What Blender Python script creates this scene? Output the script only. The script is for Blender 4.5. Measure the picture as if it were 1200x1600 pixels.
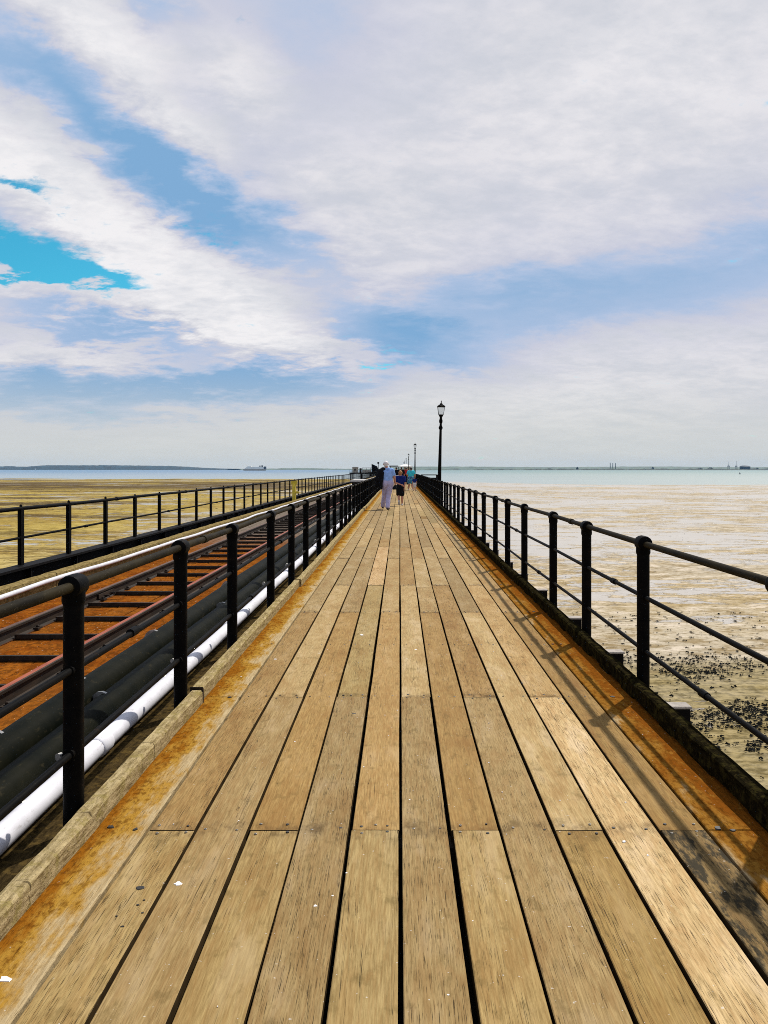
import bpy, math, random
from mathutils import Vector, Matrix, Euler, noise

R = random.Random(7)
S = bpy.context.scene
COL = S.collection
for o in list(bpy.data.objects):
    bpy.data.objects.remove(o)

# ------------------------------------------------------------------ camera
cam_d = bpy.data.cameras.new('camera')
cam = bpy.data.objects.new('camera', cam_d)
COL.objects.link(cam)
cam.location = (0, 0, 1.5)
cam.rotation_euler = (math.pi / 2, 0, 0)
cam_d.sensor_fit = 'VERTICAL'
cam_d.sensor_height = 24.0
cam_d.lens = 24.0 * 1248 / 1600
cam_d.shift_x = -24.5 / 1600
cam_d.shift_y = -67 / 1600
cam_d.clip_start = 0.05
cam_d.clip_end = 30000
S.camera = cam
F, U0, V0 = 1248.0, 624.5, 733.0          # focal length and horizon of the photograph, in pixels

# ------------------------------------------------------------------ exposure
S.view_settings.view_transform = 'Standard'
S.view_settings.look = 'None'
S.view_settings.exposure = 0.0
S.view_settings.gamma = 1.0
S.view_settings.use_curve_mapping = False
S.cycles.use_denoising = False
S.cycles.filter_width = 0.95
S.cycles.sample_clamp_indirect = 4.0
S.cycles.max_bounces = 6

# ------------------------------------------------------------------ sun
SUN_AZ, SUN_EL = 34.5, 50.0
sa, se = math.radians(SUN_AZ), math.radians(SUN_EL)
sun_dir = Vector((math.sin(sa) * math.cos(se), math.cos(sa) * math.cos(se), math.sin(se)))
sun_d = bpy.data.lights.new('sun', 'SUN')
sun_d.energy = 4.9
sun_d.angle = math.radians(0.9)
sun_d.color = (1.0, 0.95, 0.86)
sun = bpy.data.objects.new('sun', sun_d)
COL.objects.link(sun)
sun.rotation_euler = sun_dir.to_track_quat('Z', 'Y').to_euler()
sun.location = (20, 30, 40)


# ------------------------------------------------------------------ node helper
class NT:
    def __init__(s, tree):
        s.t = tree
        s.t.nodes.clear()

    def n(s, kind, ins=None, **props):
        nd = s.t.nodes.new(kind)
        for k, v in props.items():
            setattr(nd, k, v)
        if ins:
            for k, v in ins.items():
                if isinstance(v, bpy.types.NodeSocket):
                    s.t.links.new(v, nd.inputs[k])
                else:
                    nd.inputs[k].default_value = v
        return nd

    def math(s, op, a, b=None, c=None, clamp=False):
        ins = {0: a}
        if b is not None:
            ins[1] = b
        if c is not None:
            ins[2] = c
        return s.n('ShaderNodeMath', ins, operation=op, use_clamp=clamp).outputs[0]

    def map(s, v, a, b, c=0.0, d=1.0, smooth=True):
        return s.n('ShaderNodeMapRange', {0: v, 1: a, 2: b, 3: c, 4: d},
                   interpolation_type='SMOOTHSTEP' if smooth else 'LINEAR').outputs[0]

    def mix(s, f, a, b, blend='MIX'):
        nd = s.n('ShaderNodeMix', data_type='RGBA', blend_type=blend)
        for k, v in ((0, f), (6, a), (7, b)):
            if isinstance(v, bpy.types.NodeSocket):
                s.t.links.new(v, nd.inputs[k])
            else:
                nd.inputs[k].default_value = (v if k == 0 else (tuple(v) + (1.0,))[:4])
        return nd.outputs[2]

    def noise(s, vec, scale=1.0, detail=4.0, rough=0.55, dist=0.0):
        return s.n('ShaderNodeTexNoise', {'Vector': vec, 'Scale': scale, 'Detail': detail,
                                          'Roughness': rough, 'Distortion': dist}).outputs[0]

    def vec(s, op, a, b):
        nd = s.n('ShaderNodeVectorMath', operation=op)
        for k, v in ((0, a), (1, b)):
            if isinstance(v, bpy.types.NodeSocket):
                s.t.links.new(v, nd.inputs[k])
            else:
                nd.inputs[k].default_value = v
        return nd.outputs[0]

    def sep(s, v):
        return s.n('ShaderNodeSeparateXYZ', {0: v}).outputs

    def comb(s, x, y, z):
        return s.n('ShaderNodeCombineXYZ', {0: x, 1: y, 2: z}).outputs[0]


# ------------------------------------------------------------------ sky
W = bpy.data.worlds.new('World')
S.world = W
W.use_nodes = True
w = NT(W.node_tree)
tc = w.n('ShaderNodeTexCoord').outputs['Generated']
dx, dy, dz = w.sep(w.n('ShaderNodeVectorMath', {0: tc}, operation='NORMALIZE').outputs[0])[:3]
sky = w.n('ShaderNodeTexSky', sky_type='NISHITA', sun_disc=False, sun_elevation=se, sun_rotation=sa,
          air_density=1.0, dust_density=0.6, ozone_density=3.0)
az = w.math('ARCTAN2', dx, dy)
el = w.math('ARCSINE', dz)
zp = w.math('ADD', w.math('MAXIMUM', dz, 0.0), 0.20)
plane = w.comb(w.math('DIVIDE', dx, zp), w.math('DIVIDE', dy, zp), 0.0)
# wind-drawn cloud texture: the sheet is stretched along the direction of its streaks
rot = w.n('ShaderNodeMapping', {'Vector': plane, 'Rotation': (0, 0, math.radians(-28)), 'Scale': (0.85, 1.1, 1)}).outputs[0]
n_big = w.noise(rot, 0.9, 7, 0.56, 0.25)
n_mid = w.noise(w.vec('ADD', rot, (7.3, 2.1, 0.0)), 3.0, 8, 0.62, 0.3)
n_vf = w.noise(w.vec('ADD', rot, (3.1, 4.4, 0.0)), 24.0, 6, 0.62, 0.2)
n_fine = w.noise(w.vec('ADD', rot, (1.7, 9.4, 0.0)), 10.0, 7, 0.62, 0.2)
# warp of the layout so that no patch keeps a clean edge
wa = w.math('MULTIPLY', w.math('SUBTRACT', n_mid, 0.5), 0.20)
wb = w.math('MULTIPLY', w.math('SUBTRACT', n_big, 0.5), 0.14)
wc = w.math('MULTIPLY', w.math('SUBTRACT', n_fine, 0.5), 0.10)
ae = w.comb(w.math('ADD', az, w.math('ADD', wb, wc)), w.math('ADD', el, w.math('MULTIPLY', w.math('ADD', wa, wc), 0.55)), 0.0)


def px_dir(x, y):
    X, Z = (x - U0) / F, (V0 - y) / F
    return math.atan2(X, 1.0), math.atan2(Z, math.hypot(X, 1.0))


def patch(x, y, rx, ry, ang, amp):
    """a soft cloud or gap, given by where it stands in the sky (azimuth, elevation)"""
    a, e = px_dir(x, y)
    m = w.n('ShaderNodeMapping', {'Vector': ae, 'Location': (a, e, 0), 'Rotation': (0, 0, math.radians(ang)),
                                  'Scale': (rx / F, ry / F, 1)}, vector_type='TEXTURE').outputs[0]
    ln = w.n('ShaderNodeVectorMath', {0: m}, operation='LENGTH').outputs['Value']
    return w.map(ln, 1.5, 0.0, 0.0, amp)


def total(base, items):
    for p in items:
        base = w.math('ADD', base, patch(*p))
    return base


# brightness of the cloud sheet: 0 thin blue-grey veil, 1 white
lay = total(w.math('ADD', 0.50, w.math('MULTIPLY', w.math('SUBTRACT', n_big, 0.5), 0.65)), [
    (880, 180, 450, 270, 8, 0.60), (1120, 70, 330, 200, 0, 0.22), (560, 330, 170, 110, 0, 0.34), (480, 170, 90, 110, 0, 0.16),
    (110, 20, 200, 70, -30, 0.60), (190, 90, 120, 66, -40, 0.50), (375, 130, 75, 75, -40, 0.50), (290, 222, 80, 48, -25, 0.55), (310, 40, 100, 60, 0, 0.25),
    (20, 240, 200, 60, -32, 0.85), (215, 385, 250, 70, -36, 0.90), (390, 470, 210, 74, -18, 0.80), (60, 468, 270, 38, -3, 0.75),
    (100, 560, 320, 40, 3, 0.60), (500, 540, 200, 26, -14, 0.46), (980, 590, 430, 75, 6, 0.62), (620, 690, 1000, 70, 0, 0.50),
    (100, 150, 330, 76, -38, -0.42), (215, 245, 180, 54, -40, -0.28), (285, 215, 70, 44, -20, 0.20), (385, 120, 60, 60, -50, 0.15), (350, 335, 170, 52, -26, -0.62), (10, 100, 190, 70, -25, -0.20), (300, 160, 80, 30, -30, -0.2),
    (500, 70, 130, 110, 20, -0.24), (230, 5, 80, 18, 0, -0.4), (1000, 440, 430, 70, 7, -0.42), (650, 540, 190, 48, -12, -0.70), (1080, 400, 220, 60, 12, -0.2), (500, 440, 200, 50, -30, -0.30),
    (150, 508, 200, 28, -10, -0.95), (110, 612, 270, 38, 6, -1.0), (450, 605, 180, 40, 4, -1.0), (740, 480, 200, 50, 0, -0.3),
])
lay = w.math('ADD', lay, w.math('MULTIPLY', w.math('SUBTRACT', n_mid, 0.5), 0.42))
lay = w.math('ADD', lay, w.math('MULTIPLY', w.math('SUBTRACT', n_fine, 0.5), 0.30))
lay = w.math('ADD', lay, w.math('MULTIPLY', w.math('SUBTRACT', n_vf, 0.5), 0.16))
tone = w.n('ShaderNodeValToRGB', {0: w.math('DIVIDE', w.math('ADD', lay, 0.35), 1.85)})
cr = tone.color_ramp
cr.elements[0].position = 0.0
cr.elements[0].color = (0.23, 0.44, 0.71, 1)
cr.elements[1].position = 1.0
cr.elements[1].color = (0.95, 0.935, 0.95, 1)
e_ = cr.elements.new(0.19)
e_.color = (0.345, 0.51, 0.75, 1)
e_ = cr.elements.new(0.36)
e_.color = (0.455, 0.575, 0.79, 1)
e_ = cr.elements.new(0.53)
e_.color = (0.63, 0.65, 0.77, 1)
e_ = cr.elements.new(0.757)
e_.color = (0.81, 0.80, 0.845, 1)
# haze close to the horizon, greyer and a little green
hz = w.map(el, 0.15, 0.0, 0.0, 0.85)
# soft grey modelling inside the white sheet
shade = w.math('ADD', w.math('MULTIPLY', w.map(n_mid, 0.34, 0.64), 0.50), w.math('ADD', w.math('MULTIPLY', w.map(n_fine, 0.34, 0.66), 0.32), w.math('MULTIPLY', w.map(n_vf, 0.34, 0.66), 0.18)))
white = w.map(lay, 0.35, 0.9)
body = w.mix(w.math('MULTIPLY', white, w.math('SUBTRACT', 0.74, w.math('MULTIPLY', shade, 0.95), clamp=True)), tone.outputs[0], (0.60, 0.635, 0.71))
cloud = w.mix(hz, body, (0.68, 0.70, 0.665))
# gaps of clear sky
gap = total(w.math('MULTIPLY', w.math('SUBTRACT', n_mid, 0.5), 1.5), [
    (20, 392, 165, 46, -12, 0.95), (45, 286, 58, 18, -16, 0.66), (145, 420, 95, 18, -4, 0.45), (620, 540, 130, 26, -8, 0.30), (330, 335, 150, 34, -26, 0.26)])
gap = w.math('ADD', gap, w.math('ADD', w.math('MULTIPLY', w.math('SUBTRACT', n_fine, 0.5), 1.3), w.math('MULTIPLY', w.math('SUBTRACT', n_vf, 0.5), 0.8)))
gapm = w.map(gap, 0.34, 0.78)
bg_sky = w.n('ShaderNodeBackground', {'Color': w.mix(1.0, sky.outputs[0], (0.22, 0.98, 0.98), 'MULTIPLY'), 'Strength': 0.12})
bg_cloud = w.n('ShaderNodeBackground', {'Color': cloud, 'Strength': 0.94})
mixw = w.n('ShaderNodeMixShader', {0: w.math('SUBTRACT', 1.0, gapm), 1: bg_sky.outputs[0], 2: bg_cloud.outputs[0]})
w.t.links.new(mixw.outputs[0], w.n('ShaderNodeOutputWorld').inputs[0])


# ================================================================== mesh helpers
class MB:
    def __init__(s):
        s.v, s.f = [], []

    def add(s, vs, fs):
        k = len(s.v)
        s.v += [tuple(v) for v in vs]
        s.f += [tuple(i + k for i in f) for f in fs]
        return s

    def box(s, a, b, M=None):
        (x0, y0, z0), (x1, y1, z1) = a, b
        vs = [Vector(p) for p in ((x0, y0, z0), (x1, y0, z0), (x1, y1, z0), (x0, y1, z0),
                                  (x0, y0, z1), (x1, y0, z1), (x1, y1, z1), (x0, y1, z1))]
        if M:
            vs = [M @ v for v in vs]
        return s.add(vs, [(3, 2, 1, 0), (4, 5, 6, 7), (0, 1, 5, 4), (1, 2, 6, 5), (2, 3, 7, 6), (3, 0, 4, 7)])

    def cbox(s, a, b, c=0.004):
        """box whose upper edges are chamfered"""
        (x0, y0, z0), (x1, y1, z1) = a, b
        q = lambda i, z: [(x0 + i, y0 + i, z), (x1 - i, y0 + i, z), (x1 - i, y1 - i, z), (x0 + i, y1 - i, z)]
        fs = [(3, 2, 1, 0), (8, 9, 10, 11)]
        for r in (0, 4):
            for i in range(4):
                j = (i + 1) % 4
                fs.append((r + i, r + j, r + 4 + j, r + 4 + i))
        return s.add(q(0, z0) + q(0, z1 - c) + q(c, z1), fs)

    def tube(s, pts, r, n=10, cap=True):
        pts = [Vector(p) for p in pts]
        rs = r if isinstance(r, (list, tuple)) else [r] * len(pts)
        vs, fs = [], []
        up = Vector((0, 0, 1))
        for i, p in enumerate(pts):
            d = (pts[min(i + 1, len(pts) - 1)] - pts[max(i - 1, 0)]).normalized()
            u = up if abs(d.z) < 0.9 else Vector((0, 1, 0))
            a = d.cross(u).normalized()
            b = a.cross(d).normalized()
            for k in range(n):
                t = 2 * math.pi * k / n
                vs.append(p + a * (math.cos(t) * rs[i]) + b * (math.sin(t) * rs[i]))
        for i in range(len(pts) - 1):
            for k in range(n):
                j = (k + 1) % n
                fs.append((i * n + k, i * n + j, (i + 1) * n + j, (i + 1) * n + k))
        if cap:
            fs.append(tuple(reversed(range(n))))
            fs.append(tuple(range((len(pts) - 1) * n, len(pts) * n)))
        return s.add(vs, fs)

    def lathe(s, prof, n=16, c=(0, 0, 0), rot=0.0):
        vs, fs = [], []
        for (r, z) in prof:
            for k in range(n):
                t = 2 * math.pi * k / n + rot
                vs.append((c[0] + r * math.cos(t), c[1] + r * math.sin(t), c[2] + z))
        m = len(prof)
        for i in range(m - 1):
            for k in range(n):
                j = (k + 1) % n
                fs.append((i * n + k, i * n + j, (i + 1) * n + j, (i + 1) * n + k))
        fs.append(tuple(reversed(range(n))))
        fs.append(tuple(range((m - 1) * n, m * n)))
        return s.add(vs, fs)

    def prism(s, prof, y0, y1):
        """profile in x,z swept along y"""
        n = len(prof)
        vs = [(x, y0, z) for x, z in prof] + [(x, y1, z) for x, z in prof]
        fs = [tuple(range(n)), tuple(reversed(range(n, 2 * n)))]
        for i in range(n):
            j = (i + 1) % n
            fs.append((j, i, n + i, n + j))
        return s.add(vs, fs)

    def mesh(s, name, mat, smooth=False):
        me = bpy.data.meshes.new(name)
        me.from_pydata(s.v, [], s.f)
        if mat:
            me.materials.append(mat)
        if smooth:
            me.polygons.foreach_set('use_smooth', [True] * len(me.polygons))
            try:
                me.set_sharp_from_angle(angle=math.radians(42))
            except Exception:
                pass
        me.update()
        return me

    def obj(s, name, mat, parent=None, smooth=False, loc=None):
        return link(name, s.mesh(name, mat, smooth), parent, loc)


def link(name, me, parent=None, loc=None):
    o = bpy.data.objects.new(name, me)
    COL.objects.link(o)
    if parent is not None:
        o.parent = parent
    if loc is not None:
        o.location = loc
    return o


def tag(o, label=None, cat=None, group=None, kind=None):
    if label:
        o['label'] = label
    if cat:
        o['category'] = cat
    if group:
        o['group'] = group
    if kind:
        o['kind'] = kind
    return o


def empty(name, loc=(0, 0, 0), label=None, cat=None, group=None, kind=None, rz=0.0):
    o = bpy.data.objects.new(name, None)
    COL.objects.link(o)
    o.location = loc
    o.rotation_euler = (0, 0, rz)
    o.empty_display_size = 0.2
    return tag(o, label, cat, group, kind)


# ================================================================== materials
def mat(name):
    m = bpy.data.materials.new(name)
    m.use_nodes = True
    t = NT(m.node_tree)
    b = t.n('ShaderNodeBsdfPrincipled')
    out = t.n('ShaderNodeOutputMaterial')
    t.t.links.new(b.outputs[0], out.inputs[0])
    return m, t, b


def put(t, b, **kw):
    names = {'col': 'Base Color', 'rough': 'Roughness', 'metal': 'Metallic', 'normal': 'Normal',
             'spec': 'Specular IOR Level', 'trans': 'Transmission Weight', 'ior': 'IOR', 'alpha': 'Alpha'}
    for k, v in kw.items():
        sck = b.inputs[names[k]]
        if isinstance(v, bpy.types.NodeSocket):
            t.t.links.new(v, sck)
        else:
            sck.default_value = (tuple(v) + (1.0,))[:4] if k == 'col' else v


def bump(t, h, dist=0.002, strength=1.0):
    return t.n('ShaderNodeBump', {'Height': h, 'Distance': dist, 'Strength': strength}).outputs[0]


def pos(t):
    return t.n('ShaderNodeNewGeometry').outputs['Position']


def local(t):
    """object space plus a shift of its own for every object, so copies do not repeat"""
    oc = t.n('ShaderNodeTexCoord').outputs['Object']
    rnd = t.n('ShaderNodeObjectInfo').outputs['Random']
    return t.vec('ADD', oc, t.comb(t.math('MULTIPLY', rnd, 61.0), t.math('MULTIPLY', rnd, 173.0), t.math('MULTIPLY', rnd, 37.0))), rnd


def sc(t, v, s):
    return t.vec('MULTIPLY', v, s)


def simple(name, col, rough=0.5, var=0.25, scale=6.0, metal=0.0, spec=0.5, bmp=0.0):
    m, t, b = mat(name)
    p = pos(t)
    n = t.noise(p, scale, 5)
    c = t.mix(t.map(n, 0.3, 0.7), [x * (1 - var) for x in col], [x * (1 + var) for x in col])
    put(t, b, col=c, rough=t.math('ADD', rough - 0.08, t.math('MULTIPLY', n, 0.16)), metal=metal, spec=spec)
    if bmp:
        put(t, b, normal=bump(t, t.noise(p, scale * 6, 4), bmp))
    return m


def wood_plank():
    m, t, b = mat('weathered_deck_wood')
    v, rnd = local(t)
    info = t.n('ShaderNodeObjectInfo')
    tint = info.outputs['Color']
    moss_amt = info.outputs['Alpha']
    grain = t.noise(sc(t, v, (150, 9.0, 40)), 1.0, 7, 0.74)
    fig = t.noise(sc(t, v, (11, 0.75, 3)), 1.0, 3, 0.5, 1.6)
    rings = t.math('SINE', t.math('MULTIPLY', fig, 46.0))
    blot = t.noise(sc(t, v, (7, 1.9, 3)), 1.0, 5, 0.62)
    patch_ = t.noise(sc(t, v, (16, 9, 4)), 1.0, 5, 0.65)
    big = t.noise(sc(t, v, (2.2, 0.55, 1)), 1.0, 2)
    c = t.mix(t.map(grain, 0.25, 0.75), (0.175, 0.110, 0.038), (0.395, 0.277, 0.120))
    c = t.mix(t.math('MULTIPLY', t.map(rings, -0.2, 1.0), 0.30), c, (0.25, 0.135, 0.045))
    c = t.mix(t.math('MULTIPLY', t.map(blot, 0.47, 0.74), 0.62), c, (0.20, 0.105, 0.030))
    c = t.mix(t.math('MULTIPLY', t.map(blot, 0.50, 0.27), 0.50), c, (0.41, 0.305, 0.172))
    c = t.mix(t.math('MULTIPLY', t.map(patch_, 0.54, 0.70), 0.48), c, (0.115, 0.076, 0.022))
    yl = t.sep(t.n('ShaderNodeTexCoord').outputs['Object'])[1]
    ends = t.math('MAXIMUM', t.map(yl, 0.13, 0.0), t.map(t.math('ABSOLUTE', t.math('SUBTRACT', yl, 5.06)), 0.13, 0.0))
    c = t.mix(t.math('MULTIPLY', ends, t.map(patch_, 0.40, 0.64, 0.0, 0.6)), c, (0.085, 0.050, 0.018))
    c = t.mix(1.0, c, tint, 'MULTIPLY')
    # drying cracks along the grain, in stretches
    ck = t.noise(sc(t, v, (420, 8.5, 60)), 1.0, 3, 0.6)
    where = t.noise(sc(t, v, (14, 1.6, 3)), 1.0, 3)
    crack = t.math('MULTIPLY', t.map(ck, 0.60, 0.68), t.map(t.math('ADD', where, t.math('MULTIPLY', t.math('SUBTRACT', rnd, 0.5), 0.40)), 0.40, 0.60))
    lc = t.noise(sc(t, v, (60, 0.9, 9)), 1.0, 2, 0.4, 0.2)
    lcr = t.math('MULTIPLY', t.map(t.math('ABSOLUTE', t.math('SUBTRACT', lc, 0.5)), 0.007, 0.0),
                 t.map(t.noise(sc(t, v, (9, 0.8, 2)), 1.0, 2), 0.55, 0.64))
    crack = t.math('MAXIMUM', crack, lcr)
    c = t.mix(t.math('MULTIPLY', crack, 0.86), c, (0.035, 0.022, 0.009))
    # dark algae on some boards
    al = t.noise(sc(t, v, (26, 7, 4)), 1.0, 6, 0.7)
    am = t.math('MULTIPLY', t.map(al, 0.42, 0.56), t.math('SUBTRACT', 1.0, moss_amt))
    c = t.mix(am, c, (0.030, 0.022, 0.009))
    # pale specks (grit, old droppings)
    sp = t.noise(v, 62.0, 2, 0.5)
    c = t.mix(t.math('MULTIPLY', t.map(sp, 0.735, 0.76), 0.55), c, (0.62, 0.58, 0.52))
    h = t.math('SUBTRACT', t.math('ADD', t.math('MULTIPLY', grain, 0.5), t.math('MULTIPLY', blot, 0.3)), crack)
    put(t, b, col=c, rough=0.8, spec=0.12, normal=bump(t, h, 0.0022))
    return m


def edge_board(name, x_in, x_out, deep):
    """deck edge board: rust washed off the kerb, deepest beside the kerb, lying in ragged runs"""
    m, t, b = mat(name)
    p = pos(t)
    x = t.sep(p)[0]
    g = t.noise(sc(t, p, (90, 5, 20)), 1.0, 5, 0.65)
    rag = t.noise(sc(t, p, (9, 2.6, 3)), 1.0, 6, 0.68)
    fl = t.noise(sc(t, p, (40, 22, 8)), 1.0, 5, 0.7)
    c = t.mix(t.map(g, 0.3, 0.7), (0.30, 0.21, 0.10), (0.47, 0.36, 0.20))
    near = t.map(x, x_in, x_out, 0.0, 1.0, False)
    k = t.math('ADD', near, t.math('MULTIPLY', t.math('SUBTRACT', rag, 0.5), 2.3))
    c = t.mix(t.map(k, 0.15 - deep, 0.60 - deep), c, (0.35, 0.19, 0.030) if deep < .2 else (0.25, 0.115, 0.018))
    c = t.mix(t.math('MULTIPLY', t.map(k, 0.60 - deep, 1.1 - deep), 0.9), c, (0.215, 0.072, 0.005) if deep < .2 else (0.170, 0.050, 0.005))
    c = t.mix(t.math('MULTIPLY', t.map(fl, 0.46, 0.62), t.math('MULTIPLY', t.map(k, 0.2 - deep, 0.7 - deep), 0.75)), c, (0.105, 0.038, 0.005))
    c = t.mix(t.math('MULTIPLY', t.map(t.noise(sc(t, p, (24, 10, 4)), 1.0, 5, 0.7), 0.55, 0.72), t.math('MULTIPLY', t.map(k, 0.1 - deep, 0.6 - deep), 0.6)), c, (0.38, 0.20, 0.035))
    ck = t.noise(sc(t, p, (240, 9, 40)), 1.0, 2)
    c = t.mix(t.math('MULTIPLY', t.map(ck, 0.63, 0.70), 0.7), c, (0.03, 0.015, 0.005))
    sp = t.noise(p, 48.0, 3, 0.55)
    c = t.mix(t.math('MULTIPLY', t.map(sp, 0.70, 0.74), 0.6), c, (0.60, 0.52, 0.40))
    put(t, b, col=c, rough=0.95, spec=0.0, normal=bump(t, t.math('ADD', g, fl), 0.006))
    return m


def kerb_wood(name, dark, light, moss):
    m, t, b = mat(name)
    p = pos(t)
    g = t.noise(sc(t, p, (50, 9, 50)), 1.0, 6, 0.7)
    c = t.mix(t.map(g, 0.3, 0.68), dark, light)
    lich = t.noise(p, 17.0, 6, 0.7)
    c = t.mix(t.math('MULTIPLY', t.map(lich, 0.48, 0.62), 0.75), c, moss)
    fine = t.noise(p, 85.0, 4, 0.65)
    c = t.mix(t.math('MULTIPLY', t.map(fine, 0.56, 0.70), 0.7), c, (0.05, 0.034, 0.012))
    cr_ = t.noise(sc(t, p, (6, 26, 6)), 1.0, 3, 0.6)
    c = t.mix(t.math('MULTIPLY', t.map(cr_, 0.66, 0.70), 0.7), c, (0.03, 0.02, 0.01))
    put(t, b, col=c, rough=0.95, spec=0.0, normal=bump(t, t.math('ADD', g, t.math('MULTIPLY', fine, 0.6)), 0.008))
    return m


def rust_boards():
    m, t, b = mat('rust_stained_boards')
    p = pos(t)
    v, rnd = local(t)
    y = t.sep(p)[1]
    g = t.noise(sc(t, v, (50, 3, 10)), 1.0, 5, 0.65)
    bl = t.noise(p, 3.4, 6, 0.68)
    fl = t.noise(sc(t, p, (26, 15, 8)), 1.0, 5, 0.7)
    c = t.mix(t.map(bl, 0.3, 0.7), (0.150, 0.034, 0.004), (0.29, 0.092, 0.010))
    c = t.mix(t.math('MULTIPLY', t.map(g, 0.45, 0.75), 0.5), c, (0.185, 0.052, 0.009))
    c = t.mix(t.math('MULTIPLY', t.map(fl, 0.45, 0.60), 0.85), c, (0.085, 0.027, 0.005))
    c = t.mix(t.math('MULTIPLY', t.map(rnd, 0.0, 1.0), 0.25), c, (0.22, 0.09, 0.018))
    grey = t.map(t.math('ADD', y, t.math('MULTIPLY', bl, 5.0)), 17.0, 23.0)       # the bare boards further out
    c = t.mix(grey, c, t.mix(t.map(g, 0.3, 0.7), (0.11, 0.085, 0.065), (0.20, 0.165, 0.13)))
    sp = t.noise(p, 34.0, 3, 0.6)
    c = t.mix(t.math('MULTIPLY', t.map(sp, 0.685, 0.72), 0.85), c, (0.62, 0.50, 0.36))
    put(t, b, col=c, rough=0.95, spec=0.0, normal=bump(t, t.math('ADD', g, fl), 0.010))
    return m


def black_paint():
    m, t, b = mat('old_black_gloss_paint')
    p = pos(t)
    n = t.noise(p, 14.0, 6, 0.65)
    f = t.noise(p, 120.0, 3, 0.6)
    c = t.mix(t.map(n, 0.35, 0.7), (0.0022, 0.0022, 0.0024), (0.005, 0.0045, 0.004))
    c = t.mix(t.math('MULTIPLY', t.map(n, 0.60, 0.72), 0.6), c, (0.018, 0.009, 0.004))
    c = t.mix(t.math('MULTIPLY', t.map(f, 0.68, 0.74), 0.5), c, (0.10, 0.09, 0.075))
    put(t, b, col=c, rough=t.math('ADD', 0.38, t.math('MULTIPLY', n, 0.30)), spec=0.03,
        normal=bump(t, t.math('ADD', n, t.math('MULTIPLY', f, 0.25)), 0.0015))
    return m


def rail_paint():
    """the top rails: mottled olive-brown with paler specks"""
    m, t, b = mat('olive_brown_rail_paint')
    p = pos(t)
    n = t.noise(sc(t, p, (10, 3, 10)), 1.0, 6, 0.65)
    c = t.mix(t.map(n, 0.3, 0.7), (0.006, 0.0045, 0.002), (0.026, 0.020, 0.009))
    f = t.noise(p, 90.0, 3, 0.6)
    c = t.mix(t.math('MULTIPLY', t.map(f, 0.62, 0.72), 0.4), c, (0.12, 0.10, 0.07))
    put(t, b, col=c, rough=t.math('ADD', 0.45, t.math('MULTIPLY', n, 0.3)), spec=0.035, normal=bump(t, n, 0.001))
    return m


def rail_steel(name, a, bb, rough):
    m, t, b = mat(name)
    p = pos(t)
    n = t.noise(sc(t, p, (20, 4, 20)), 1.0, 6, 0.65)
    put(t, b, col=t.mix(t.map(n, 0.3, 0.7), a, bb), rough=rough, spec=0.18, normal=bump(t, t.noise(p, 60, 4), 0.001))
    return m


def pipe_mat(name, a, bb, rough, dirt, spec=0.4):
    m, t, b = mat(name)
    p = pos(t)
    n = t.noise(p, 4.0, 5, 0.6)
    f = t.noise(sc(t, p, (30, 12, 30)), 1.0, 5, 0.7)
    c = t.mix(t.map(n, 0.3, 0.7), a, bb)
    c = t.mix(t.math('MULTIPLY', t.map(f, 0.56, 0.72), dirt), c, (0.13, 0.10, 0.05))
    put(t, b, col=c, rough=t.math('ADD', rough, t.math('MULTIPLY', f, 0.2)), spec=spec)
    return m


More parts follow.
